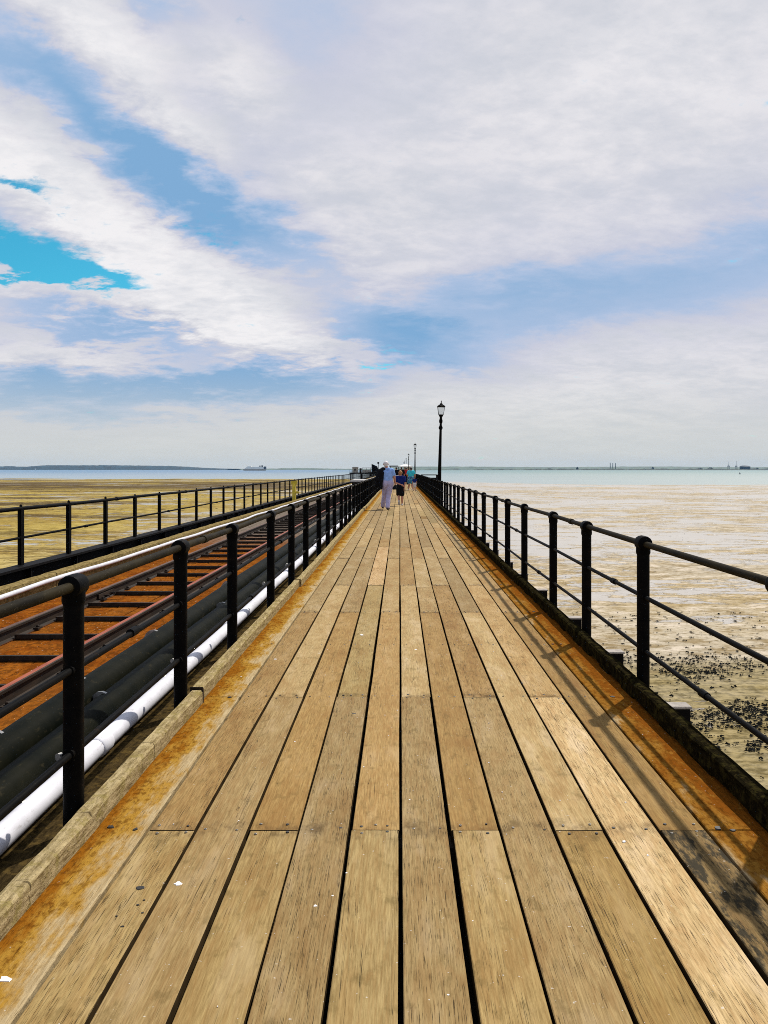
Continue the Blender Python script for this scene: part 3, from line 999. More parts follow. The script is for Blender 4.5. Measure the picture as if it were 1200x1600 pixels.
tk = empty('track_kerb', (-4.42, 0, 0), 'stained yellow beam edging the track bed under the far white pipe', 'kerb')
y = -1.7
i = 0
while y < 140:
    rough_beam(-.075, .075, -.055, .188 + R.uniform(-.004, .004), y, y + 5.9, 80 + i, .005).obj('timber', M_CONC, tk)
    y += 5.915
    i += 1
MB().box((-.075, y, -.055), (.075, DECK_END, .188)).obj('timber', M_CONC, tk)
gd = empty('edge_girder', (-5.10, 0, 0), 'black iron girder carrying the railing beyond the railway track', 'girder')
gb = MB().prism([(-.10, -.55), (.10, -.55), (.10, -.52), (.02, -.51), (.02, .155), (.11, .165), (.11, .198), (-.11, .198), (-.11, .165), (-.02, .155), (-.02, -.51), (-.10, -.52)], -1.7, DECK_END)
gb.obj('web', M_GIRDER, gd)
st_ = MB()
for i in range(60):
    st_.box((.0205, -1.5 + i * 1.548 - .02, -.508), (.085, -1.5 + i * 1.548 + .02, .152))
st_.obj('stiffeners', M_GIRDER, gd)['kind'] = 'stuff'
MB().box((.09, -1.7, -.56), (.60, 300, -.50)).obj('ledge', M_GIRDER, gd)

yp = empty('marker_post', (-4.68, 35.4, 0), 'bright yellow marker post standing beyond the track by the far railing', 'post')
MB().lathe([(.085, -.35), (.085, .80), (.075, .82)], 10).obj('post', M_YELLOW, yp, True)
MB().box((-.13, -.03, .82), (.13, .03, .98)).obj('plate', M_YELLOW, yp)
MB().box((.085, -.02, .42), (.20, .02, .52)).obj('bracket', M_YELLOW, yp)

M_PALE = simple('pale_grey_paint', (0.40, 0.38, 0.35), 0.6, 0.15, 5)
cb = empty('cabinet', (-1.72, 33.5, 0), 'small pale flat topped cabinet between the pipes and the railway side railing', 'cabinet')
MB().cbox((-.20, -1.4, -.05), (.20, 1.4, .98), .01).obj('body', M_IRON, cb)
MB().cbox((-.26, -1.5, .982), (.26, 1.5, 1.06), .01).obj('lid', M_PALE, cb)

# ================================================================== lamps
M_GLASS, tg, bg = mat('lantern_glass')
put(tg, bg, col=(0.86, 0.87, 0.87), rough=0.15, trans=0.96, ior=1.04, spec=0.3)


def make_lamp():
    root = empty('street_lamp')
    n = 12
    MB().lathe([(.16, -.30), (.16, -.18), (.13, -.16), (.125, .55), (.14, .58), (.14, .64), (.095, .70), (.088, .9), (.055, 3.30)], n).obj('shaft', M_BLACK, root, True)
    MB().lathe([(.056, 3.30), (.085, 3.34), (.095, 3.40), (.075, 3.45), (.055, 3.50), (.050, 3.58), (.078, 3.64), (.082, 3.72), (.060, 3.80), (.055, 3.86), (.10, 3.95), (.115, 3.985)], n).obj('cradle', M_BLACK, root, True)
    # square tapering lantern
    def ring(w_, z):
        return [(-w_, -w_, z), (w_, -w_, z), (w_, w_, z), (-w_, w_, z)]
    for k in range(4):
        a, b_ = ring(.105, 3.99), ring(.160, 4.345)
        p = [a[k], a[(k + 1) % 4], b_[(k + 1) % 4], b_[k]]
        c = [sum(q[i] for q in p) / 4 for i in range(3)]
        nrm = Vector((c[0], c[1], -.08)).normalized() * .004
        inn = [tuple(Vector(q) - nrm) for q in p]
        MB().add(p + inn, [(0, 1, 2, 3), (7, 6, 5, 4), (0, 4, 5, 1), (1, 5, 6, 2), (2, 6, 7, 3), (3, 7, 4, 0)]).obj('pane', M_GLASS, root)
    fr = MB()
    for k in range(4):
        a, b_ = ring(.107, 3.985), ring(.163, 4.345)
        fr.tube([a[k], b_[k]], .007, 6)
        fr.tube([b_[k], b_[(k + 1) % 4]], .011, 6)
        fr.tube([a[k], a[(k + 1) % 4]], .011, 6)
    fr.obj('lantern_frame', M_BLACK, root)
    q = math.sqrt(2)
    MB().lathe([(.178 * q, 4.345), (.185 * q, 4.365), (.12 * q, 4.42), (.075 * q, 4.45), (.06 * q, 4.47)], 4, rot=math.pi / 4).obj('roof', M_BLACK, root)
    MB().lathe([(.05, 4.47), (.055, 4.50), (.02, 4.52), (.016, 4.54), (.032, 4.565), (.022, 4.585), (.006, 4.64)], 10).obj('finial', M_BLACK, root, True)
    return root


LL = ['tall black lamp post with a clear lantern, nearest and largest of the row',
      'second lamp post along the seaward railing, right of the person in turquoise',
      'third lamp post, rising beside the right end of the pale shelter roof',
      'fourth lamp post, just above the pale shelter roof',
      'fifth lamp post, far off above the shelter roof, a little left of the fourth',
      'tiny lamp post farthest along the pier, leftmost of the row']
lamp0 = make_lamp()
for i, (yy_, lean) in enumerate(((36.5, 1.4), (94, .3), (158, -.3), (222, .2), (286, 0), (350, 0))):
    if i == 0:
        r_ = lamp0
    else:
        r_ = lamp0.copy()
        COL.objects.link(r_)
        for ch in lamp0.children:
            c_ = ch.copy()
            COL.objects.link(c_)
            c_.parent = r_
    r_.location = (1.79, yy_, 0)
    r_.rotation_euler = (0, math.radians(lean), 0)
    tag(r_, LL[i], 'street lamp', 'lamp posts along the seaward railing')

# ================================================================== refuge bay, shelter, station
rb = empty('refuge_bay', (2.5, 72.0, 0), 'small dark railed refuge bay jutting out from the seaward railing', 'platform')
MB().box((-.62, -1.5, -.25), (.9, 1.5, -.05)).obj('floor_slab', M_JOIST, rb)
MB().box((-.60, -1.46, .30), (.86, -1.42, .72)).obj('side_panel', M_GIRDER, rb)
MB().box((-.60, 1.42, .30), (.86, 1.46, .72)).obj('side_panel', M_GIRDER, rb)
MB().box((.86, -1.46, .30), (.90, 1.46, .72)).obj('front_panel', M_GIRDER, rb)
for (a, b_) in ((-.55, -1.44), (.88, -1.44), (.88, 1.44), (-.55, 1.44), (.88, 0)):
    MB().box((a - .04, b_ - .04, -.05), (a + .04, b_ + .04, .96)).obj('post', M_BLACK, rb)
MB().tube([(-.55, -1.44, .98), (.88, -1.44, .98), (.88, 1.44, .98), (-.55, 1.44, .98)], .035, 8).obj('top_rail', M_RAIL, rb, True)

M_ROOFP = simple('pale_roof_felt', (0.66, 0.64, 0.60), 0.7, 0.08, 2)
M_ROOFD = simple('dark_roof_felt', (0.055, 0.052, 0.045), 0.8, 0.2, 2)
M_SHEDW = simple('cream_boarding', (0.42, 0.39, 0.32), 0.7, 0.12, 3)
M_WIN = simple('dark_window_glass', (0.02, 0.022, 0.025), 0.15, 0.2, 3)
sh = empty('shelter', (.70, 168.0, 0), 'open shelter across the pier with a pale pitched roof and a dark flat wing', 'shelter')
for (a, b_) in ((-.9, -2.5), (1.75, -2.5), (-.9, 2.5), (1.75, 2.5), (-2.7, -2.5), (-2.7, 2.5)):
    MB().box((a - .07, b_ - .07, -.05), (a + .07, b_ + .07, 2.05)).obj('post', M_GIRDER, sh)
q = MB()
q.add([(-1.05, -2.8, 2.05), (1.95, -2.8, 2.05), (1.95, 2.8, 2.05), (-1.05, 2.8, 2.05), (.15, -1.2, 2.52), (.75, -1.2, 2.52), (.75, 1.2, 2.52), (.15, 1.2, 2.52)],
      [(3, 2, 1, 0), (4, 5, 6, 7), (0, 1, 5, 4), (1, 2, 6, 5), (2, 3, 7, 6), (3, 0, 4, 7)])
q.obj('pitched_roof', M_ROOFP, sh)
MB().box((-1.05, -2.83, 1.93), (1.95, -2.802, 2.045)).obj('fascia', M_GIRDER, sh)
MB().box((-2.85, -2.8, 2.02), (-1.06, 2.8, 2.24)).obj('flat_roof', M_ROOFD, sh)
MB().box((.2, 2.3, 0), (1.7, 2.42, 1.9)).obj('back_wall', M_SHEDW, sh)

stn = empty('pier_station', (-15.6, 340, 0), 'low dark landing stage with a cream hut on the left side of the far pier', 'building')
MB().box((-5.5, -5, -.5), (9.0, 14, .05)).obj('platform', M_GIRDER, stn)
MB().box((-4.4, -2.5, .05), (-2.1, 1.5, 2.05)).obj('hut_wall', M_SHEDW, stn)
MB().add([(-4.7, -2.8, 2.05), (-1.8, -2.8, 2.05), (-1.8, 1.8, 2.05), (-4.7, 1.8, 2.05), (-4.2, -2.2, 2.45), (-2.3, -2.2, 2.45), (-2.3, 1.2, 2.45), (-4.2, 1.2, 2.45)],
         [(3, 2, 1, 0), (4, 5, 6, 7), (0, 1, 5, 4), (1, 2, 6, 5), (2, 3, 7, 6), (3, 0, 4, 7)]).obj('hut_roof', M_ROOFD, stn)
MB().box((-3.7, -2.53, .9), (-2.8, -2.502, 1.6)).obj('window', M_WIN, stn)
MB().box((-1.4, -2, .05), (-.6, .2, 1.9)).obj('locker', M_IRON, stn)
MB().box((-.3, -2, .05), (3.4, 1.5, 1.25)).obj('bench_block', M_SHEDW, stn)
MB().box((-.4, -2.2, 1.9), (3.6, 1.7, 2.12)).obj('canopy', M_ROOFD, stn)
for a in (-.2, 1.5, 3.2):
    MB().box((a - .06, -2, 1.25), (a + .06, -1.88, 1.9)).obj('canopy_post', M_GIRDER, stn)
MB().add([(3.7, -2, .05), (7.0, -2, .05), (7.0, 2, .05), (3.7, 2, .05), (3.7, -2, 3.7), (6.0, -2, 2.7), (6.0, 2, 2.7), (3.7, 2, 3.7)],
         [(3, 2, 1, 0), (4, 5, 6, 7), (0, 1, 5, 4), (1, 2, 6, 5), (2, 3, 7, 6), (3, 0, 4, 7)]).obj('engine_shed', M_GIRDER, stn)
MB().tube([(6.5, 0, .05), (6.5, 0, 3.8)], .12, 6).box((6.1, -.3, 3.8), (6.9, .3, 4.5)).obj('signal_mast', M_GIRDER, stn)
for a, h_ in ((8.1, 2.3), (8.8, 1.7), (10.2, 1.4)):
    MB().lathe([(.3, .05), (.34, h_ * .6), (.22, h_ * .8), (.2, h_), (.1, h_ + .1)], 8, (a, 0, 0)).obj('mooring_post', M_GIRDER, stn)
rl = MB()
for i in range(22):
    rl.box((-5.4 + i * .66, -4.95, .05), (-5.34 + i * .66, -4.89, 1.1))
rl.box((-5.4, -4.96, 1.1), (8.6, -4.88, 1.18)).box((-5.4, -4.95, .55), (8.6, -4.89, .61))
rl.obj('guard_rail', M_BLACK, stn)
lg = MB()
for a in (-5, -1, 3, 7):
    for b_ in (-4, 4, 12):
        lg.tube([(a, b_, -7.2), (a, b_, -.5)], .18, 8)
lg.obj('iron_legs', M_GIRDER, stn)['kind'] = 'stuff'

# ================================================================== mud, water, far shore
ZW = -5.62


def shore(x):
    t = min(1, max(0, (x + 60) / 160))
    t = t * t * (3 - 2 * t)
    return 565 * (1 - t) + 345 * t


def mud_z(x, y):
    s = y / shore(x)
    z = -5.05 - .50 * s - .10 * max(0, s - .75)
    z += .16 * (noise.fractal(Vector((x * .010, y * .035, 1.3)), .9, 2.1, 4)) * min(1, .25 + s)
    z += .05 * noise.fractal(Vector((x * .06, y * .13, 7.7)), .9, 2.1, 3)
    if s > 1:
        z -= (s - 1) * 1.2
    return z


NX, NY = 230, 300
mb = MB()
ysr = [-40 + 42 * i / 6 for i in range(6)] + [2 * (1000 / 2) ** (i / (NY - 1)) if False else 2 + 998 * ((i / (NY - 1)) ** 2.6) for i in range(NY)]
xsr = [math.copysign(1600 * abs(q) ** 2.6, q) for q in [(-1 + 2 * i / (NX - 1)) for i in range(NX)]]
vs = [(x, y, mud_z(x, y)) for y in ysr for x in xsr]
fs = [(j * NX + i, j * NX + i + 1, (j + 1) * NX + i + 1, (j + 1) * NX + i) for j in range(len(ysr) - 1) for i in range(NX - 1)]
mo = mb.add(vs, fs).obj('mudflat', M_MUD, None, True)
mo['kind'] = 'structure'
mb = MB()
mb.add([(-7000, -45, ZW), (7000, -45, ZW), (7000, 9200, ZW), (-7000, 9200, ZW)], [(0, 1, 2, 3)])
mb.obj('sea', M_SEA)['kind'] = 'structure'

# seaweed: dark tufts thrown over the mud, thick beside the pier on the right
wd = MB()


def tuft(x, y, s, fl=1.0):
    z = mud_z(x, y) + .03
    for _ in range(R.randint(2, 4)):
        a = R.random() * 6.28
        l = s * R.uniform(.5, 1.1)
        dx_, dy_ = math.cos(a) * l, math.sin(a) * l * .75
        px_, py_ = -math.sin(a) * s * .22, math.cos(a) * s * .22
        ox, oy = R.uniform(-s, s) * .5, R.uniform(-s, s) * .5
        h = s * R.uniform(.14, .36) * fl
        x0, y0 = x + ox, y + oy
        wd.add([(x0 - dx_ * .5, y0 - dy_ * .5, z), (x0 + px_, y0 + py_, z + .0), (x0 + dx_ * .5, y0 + dy_ * .5, z), (x0 - px_, y0 - py_, z),
                (x0 + dx_ * .1, y0 + dy_ * .1, z + h)], [(0, 3, 4), (3, 2, 4), (2, 1, 4), (1, 0, 4)])


cnt = 0
while cnt < 15000:
    x, y = R.uniform(3.5, 30), 13 + 24 * R.random() ** 1.1
    dn = noise.fractal(Vector((x * .16, y * .22, 3.0)), .8, 2.2, 4)
    keep = .62 * max(0, min(1, (dn + .02) * 3.0)) * max(0, min(1, (29 - y) / 6)) + .012
    if R.random() < keep:
        tuft(x, y, R.uniform(.04, .15))
        cnt += 1
for _ in range(1500):
    x, y = R.uniform(3, 150), 26 + 220 * R.random() ** 1.6
    tuft(x, y, R.uniform(.03, .12) * (1 + y / 160), .5)
for _ in range(3500):
    x, y = -R.uniform(5, 260), 12 + 340 * R.random() ** 1.5
    if noise.noise(Vector((x * .03, y * .06, 9.0))) > -.15:
        tuft(x, y, R.uniform(.05, .20) * (1 + y / 160), .5)
tag(wd.obj('seaweed', M_WEED), 'dark clumps of seaweed scattered over the wet mud', 'seaweed', kind='stuff')


def ridge(name, px0, px1, d, depth, prof, m, seed, step=4.0, amp=1.0, kind='structure', label=None, cat=None, rough=.35):
    """land rising out of the water: front foot, crest and back, crest height from prof(px) in photo pixels above the horizon"""
    r = random.Random(seed)
    vs, fs = [], []
    n = max(3, int((px1 - px0) / step))
    rows = 6
    for i in range(n + 1):
        px = px0 + (px1 - px0) * i / n
        h = prof(px) / F * d + 1.5 - ZW
        h = max(1.0, h * (1 + amp * rough * noise.fractal(Vector((px * .09, seed, 0)), .8, 2.2, 5)))
        for j in range(rows):
            t = j / (rows - 1)
            hh = h * math.sin(math.pi * min(1, t * 1.02)) ** .6 if 0 < j < rows - 1 else -1.0
            yy_ = d + depth * t
            jit = 1 + amp * .22 * noise.noise(Vector((px * .4, j * 3.1, seed)))
            vs.append(((px - U0) / F * d * (1 + depth * t / d * .2), yy_, ZW + (hh * jit if hh > 0 else -.6)))
    for i in range(n):
        for j in range(rows - 1):
            fs.append((i * rows + j, (i + 1) * rows + j, (i + 1) * rows + j + 1, i * rows + j + 1))
    o_ = MB().add(vs, fs).obj(name, m)
    return tag(o_, label, cat, kind=kind)


M_HILL = simple('haze_blue_wooded_hill', (0.010, 0.032, 0.044), 0.9, 0.5, 0.012)  # woods tinted blue: part of the distance haze is painted into the colour
M_FIELD = simple('low_far_land', (0.10, 0.13, 0.085), 0.9, 0.3, 0.01)
M_WOOD = simple('shore_woods', (0.022, 0.034, 0.018), 0.9, 0.5, 0.05)
ss = lambda a, b, x: (lambda t: t * t * (3 - 2 * t))(min(1, max(0, (x - a) / (b - a))))
ridge('far_hills', -420, 352, 6600, 900, lambda x: 4.2 + 2.2 * ss(10, 60, x) - 1.0 * ss(160, 230, x) - 4.6 * ss(230, 345, x), M_HILL, 3, 3.0, .5)
ridge('low_shore', 300, 640, 7600, 500, lambda x: .55 + 1.2 * math.exp(-((x - 465) / 45) ** 2), M_FIELD, 5, 4.0, .6)
ridge('far_land', 610, 1720, 8300, 700, lambda x: 3.9 + .5 * math.sin(x * .02), M_FIELD, 8, 5.0, .25)
ridge('shore_woods', 640, 1720, 5200, 160, lambda x: -.9 + 1.1 * ss(700, 900, x) + .5 * math.sin(x * .11) * math.sin(x * .037), M_WOOD, 11, 1.3, 1.0, 'stuff', 'thin dark line of trees along the distant right shore', 'woods', .9)


def at(px, d, z=None):
    return ((px - U0) / F * d, d, ZW if z is None else z)


M_FARG = simple('far_grey_concrete', (0.16, 0.17, 0.17), 0.8, 0.1, 0.05)
M_FARD = simple('far_dark_steel', (0.035, 0.045, 0.06), 0.7, 0.2, 0.02)
for i, (px, top, nm) in enumerate(((953.5, 9.6, 'leftmost of three tall thin chimneys on the distant right shore'), (957.5, 8.9, 'middle one of three tall thin chimneys on the distant right shore'), (961.5, 9.2, 'rightmost of three tall thin chimneys on the distant right shore'))):
    h = top / F * 5600 + 1.5 - ZW
    c_ = empty('chimney', at(px, 5600), nm, 'chimney', 'distant chimneys')
    MB().lathe([(3.6, -1), (2.4, h)], 10).obj('stack', M_FARG, c_, True)
    MB().lathe([(2.6, h), (2.6, h + 1.6)], 10).obj('rim', M_FARD, c_, True)
for px, top, nm in ((1138.5, 12.0, 'pale lattice crane left of its twin beside the dark tank'), (1150.3, 13.0, 'pale lattice crane right beside the dark tank')):
    h = top / F * 5400 + 1.5 - ZW
    c_ = empty('crane', at(px, 5400), nm, 'crane', 'distant cranes')
    lg = MB()
    for sx in (-6, 6):
        for sy in (-6, 6):
            lg.tube([(sx, sy, 0), (sx * .7, sy * .7, 26)], 1.0, 4)
    lg.obj('legs', M_FARG, c_)
    MB().box((-6.5, -5, 25), (6.5, 5, 30)).obj('cab', M_FARD, c_)
    MB().tube([(0, 0, 30), (1, 0, h)], [1.3, .7], 5).obj('jib', M_FARG, c_)
tkk = empty('storage_tank', at(1164, 5300), 'dark round storage tank with a shallow domed roof on the far right shore', 'tank')
MB().lathe([(33, -1), (33, 24)], 28).obj('wall', M_FARD, tkk, True)
MB().lathe([(33.6, 24), (28, 28), (16, 31.5), (3, 33)], 28).obj('roof', M_FARD, tkk, True)
M_LOWB = simple('far_works', (0.06, 0.075, 0.07), 0.8, 0.3, 0.01)
for i, (px, wd_, hp, lb) in enumerate(((902, 2.2, 3.4, 'small dark block on the far shore left of the chimneys'), (1020, 1.6, 3.6, 'small dark tower on the far shore right of the chimneys'), (1093, 7, 2.0, 'long low grey works on the far shore left of the cranes'), (1110, 6, 2.6, 'grey works with a raised end on the far shore near the cranes'), (1183, 1.6, 2.2, 'small dark block on the far shore right of the tank'))):
    h = hp / F * 5350 + 1.5 - ZW
    ww = wd_ / F * 5350 / 2
    b_ = empty('works', at(px, 5350), lb, 'building')
    MB().box((-ww, -15, -1), (ww, 15, h * .75)).obj('block', M_LOWB, b_)
    MB().box((-ww * .4, -10, h * .75), (ww * .5, 10, h)).obj('roof_house', M_LOWB, b_)
by = empty('buoy', at(1156, 1120), 'dark buoy floating on the water below the storage tank', 'buoy')
MB().lathe([(1.2, -.3), (1.5, .3), (1.2, .9), (.5, 1.2)], 10).obj('float', M_FARD, by, True)
MB().lathe([(.45, 1.2), (.25, 2.4), (.5, 2.5), (.3, 3.0)], 8).obj('top_mark', M_FARD, by, True)

M_SHIPW = simple('ship_white', (0.80, 0.78, 0.70), 0.6, 0.06, 0.05)
M_SHIPH = simple('ship_hull', (0.34, 0.30, 0.24), 0.6, 0.15, 0.03)
spx = empty('ship', at(398.5, 3600), 'cream car carrier ship with a dark stern out on the left water', 'ship')
L = 35 / F * 3600 / 2
MB().add([(-L, -8, .4), (L * .92, -8, .4), (L * .92, 8, .4), (-L, 8, .4), (-L * 1.04, -8, 7), (L, -8, 7), (L, 8, 7), (-L * 1.04, 8, 7)],
         [(3, 2, 1, 0), (4, 5, 6, 7), (0, 1, 5, 4), (1, 2, 6, 5), (2, 3, 7, 6), (3, 0, 4, 7)]).obj('hull', M_SHIPH, spx)
MB().add([(-L * .98, -8, 7.02), (L * .80, -8, 7.02), (L * .80, 8, 7.02), (-L * .98, 8, 7.02), (-L * .70, -7.6, 17), (L * .80, -7.6, 17), (L * .80, 7.6, 17), (-L * .70, 7.6, 17)],
         [(3, 2, 1, 0), (4, 5, 6, 7), (0, 1, 5, 4), (1, 2, 6, 5), (2, 3, 7, 6), (3, 0, 4, 7)]).obj('cargo_house', M_SHIPW, spx)
MB().box((L * .82, -7, 7.02), (L * .99, 7, 19)).obj('stern_block', M_FARD, spx)
MB().box((L * .40, -4, 17.02), (L * .48, 4, 23)).box((L * .58, -4, 17.02), (L * .70, 4, 24)).obj('funnels', M_FARD, spx)
MB().box((-L * .66, -6, 17.02), (-L * .3, 6, 19.5)).obj('bridge', M_SHIPW, spx)
yt = empty('sailing_yacht', at(55.5, 4200), 'tiny white sailing yacht in front of the blue hills', 'yacht')
MB().add([(-4, 0, 0), (0, -1.3, 1.2), (4, 0, 1.3), (0, 1.3, 1.2), (0, 0, -.4)], [(0, 1, 2, 3), (0, 4, 1), (1, 4, 2), (2, 4, 3), (3, 4, 0)]).obj('hull', M_SHIPW, yt)
MB().add([(-3.4, -.08, 1.8), (.4, -.08, 1.8), (.4, -.08, 14), (-3.4, .08, 1.8), (.4, .08, 1.8), (.4, .08, 14)], [(0, 1, 2), (5, 4, 3), (0, 3, 4, 1), (1, 4, 5, 2), (2, 5, 3, 0)]).obj('sail', M_SHIPW, yt)

# ------------------------------------------------------------------ haze: one closed box of thin air
HZ = bpy.data.materials.new('thin_sea_haze')
HZ.use_nodes = True
th = NT(HZ.node_tree)
vol = th.n('ShaderNodeVolumePrincipled', {'Color': (0.30, 0.62, 1.0, 1), 'Density': 2.3e-5, 'Anisotropy': 0.0})
th.t.links.new(vol.outputs[0], th.n('ShaderNodeOutputMaterial').inputs['Volume'])
MB().box((-7600, -60, -8.4), (7600, 9800, 90)).obj('haze', HZ)['kind'] = 'stuff'


# ================================================================== people
def capsule(mb, a, ra, b, rb, n=12):
    a, b = Vector(a), Vector(b)
    d = b - a
    ln = d.length
    d = d.normalized() if ln > 1e-6 else Vector((0, 0, 1))
    pts, rs = [], []
    for i in range(5):
        t = math.pi / 2 * (i / 4)
        pts.append(a - d * (ra * math.cos(t)))
        rs.append(max(ra * math.sin(t), ra * .05))
    if ln > 1e-6:
        for i in range(5):
            t = math.pi / 2 * (i / 4)
            pts.append(b + d * (rb * math.sin(t)))
            rs.append(max(rb * math.cos(t), rb * .05))
    # constant frame, so the tube never twists
    u = Vector((0, 0, 1)) if abs(d.z) < .9 else Vector((0, 1, 0))
    e1 = d.cross(u).normalized()
    e2 = e1.cross(d).normalized()
    vs = [p + e1 * (math.cos(2 * math.pi * k / n) * r) + e2 * (math.sin(2 * math.pi * k / n) * r) for p, r in zip(pts, rs) for k in range(n)]
    m_ = len(pts)
    fs = [(i * n + k, i * n + (k + 1) % n, (i + 1) * n + (k + 1) % n, (i + 1) * n + k) for i in range(m_ - 1) for k in range(n)]
    fs += [tuple(reversed(range(n))), tuple(range((m_ - 1) * n, m_ * n))]
    mb.add(vs, fs)


def skin(name, caps, m, parent, vox=.010, smooth=3, sc_=1.0):
    mb = MB()
    for c in caps:
        capsule(mb, *c)
    o_ = mb.obj(name, m)
    md = o_.modifiers.new('r', 'REMESH')
    md.mode = 'VOXEL'
    md.voxel_size = vox
    sm_ = o_.modifiers.new('s', 'SMOOTH')
    sm_.iterations = smooth
    sm_.factor = .5
    dg = bpy.context.evaluated_depsgraph_get()
    me = bpy.data.meshes.new_from_object(o_.evaluated_get(dg))
    me.name = name
    old = o_.data
    o_.modifiers.clear()
    o_.data = me
    bpy.data.meshes.remove(old)
    if not me.materials:
        me.materials.append(m)
    me.polygons.foreach_set('use_smooth', [True] * len(me.polygons))
    o_.parent = parent
    return o_


def lerp(a, b, t):
    return tuple(Vector(a).lerp(Vector(b), t))


def cloth(name, col, var=.12):
    m, t, b = mat(name)
    oc = t.n('ShaderNodeTexCoord').outputs['Object']
    n = t.noise(oc, 9.0, 5)
    put(t, b, col=t.mix(t.map(n, .3, .7), [x * (1 - var) for x in col], [min(1, x * (1 + var)) for x in col]), rough=.9, spec=.04, normal=bump(t, t.noise(sc(t, oc, (16, 16, 7)), 1.0, 4), .035))
    return m


M_SKIN = simple('sunned_skin', (0.46, 0.20, 0.115), 0.55, 0.12, 12)


def hand(caps, wrist, d, fwd, s):
    """palm, four unequal curled fingers and a thumb; d points down the hand, fwd to the thumb side"""
    d, fwd = Vector(d).normalized(), Vector(fwd).normalized()
    side = d.cross(fwd).normalized()
    w_ = Vector(wrist)
    p = w_ + d * .085 * s
    for q in (-1, 0, 1):
        caps.append((w_ + fwd * q * .012 * s, .020 * s, p + fwd * q * .026 * s, .017 * s))
    for i, l in enumerate((.066, .076, .070, .055)):
        b0 = p + fwd * (.033 - .022 * i) * s
        m_ = b0 + d * l * .55 * s + side * .006 * s
        caps.append((b0, .0105 * s, m_, .0098 * s))
        caps.append((m_, .0098 * s, m_ + (d * .8 + side * .6).normalized() * l * .5 * s, .0085 * s))
    t0 = w_ + d * .03 * s + fwd * .030 * s
    t1 = t0 + (d * .8 + fwd * .5).normalized() * .035 * s
    caps += [(t0, .013 * s, t1, .0115 * s), (t1, .0115 * s, t1 + (d + fwd * .1).normalized() * .030 * s, .0095 * s)]


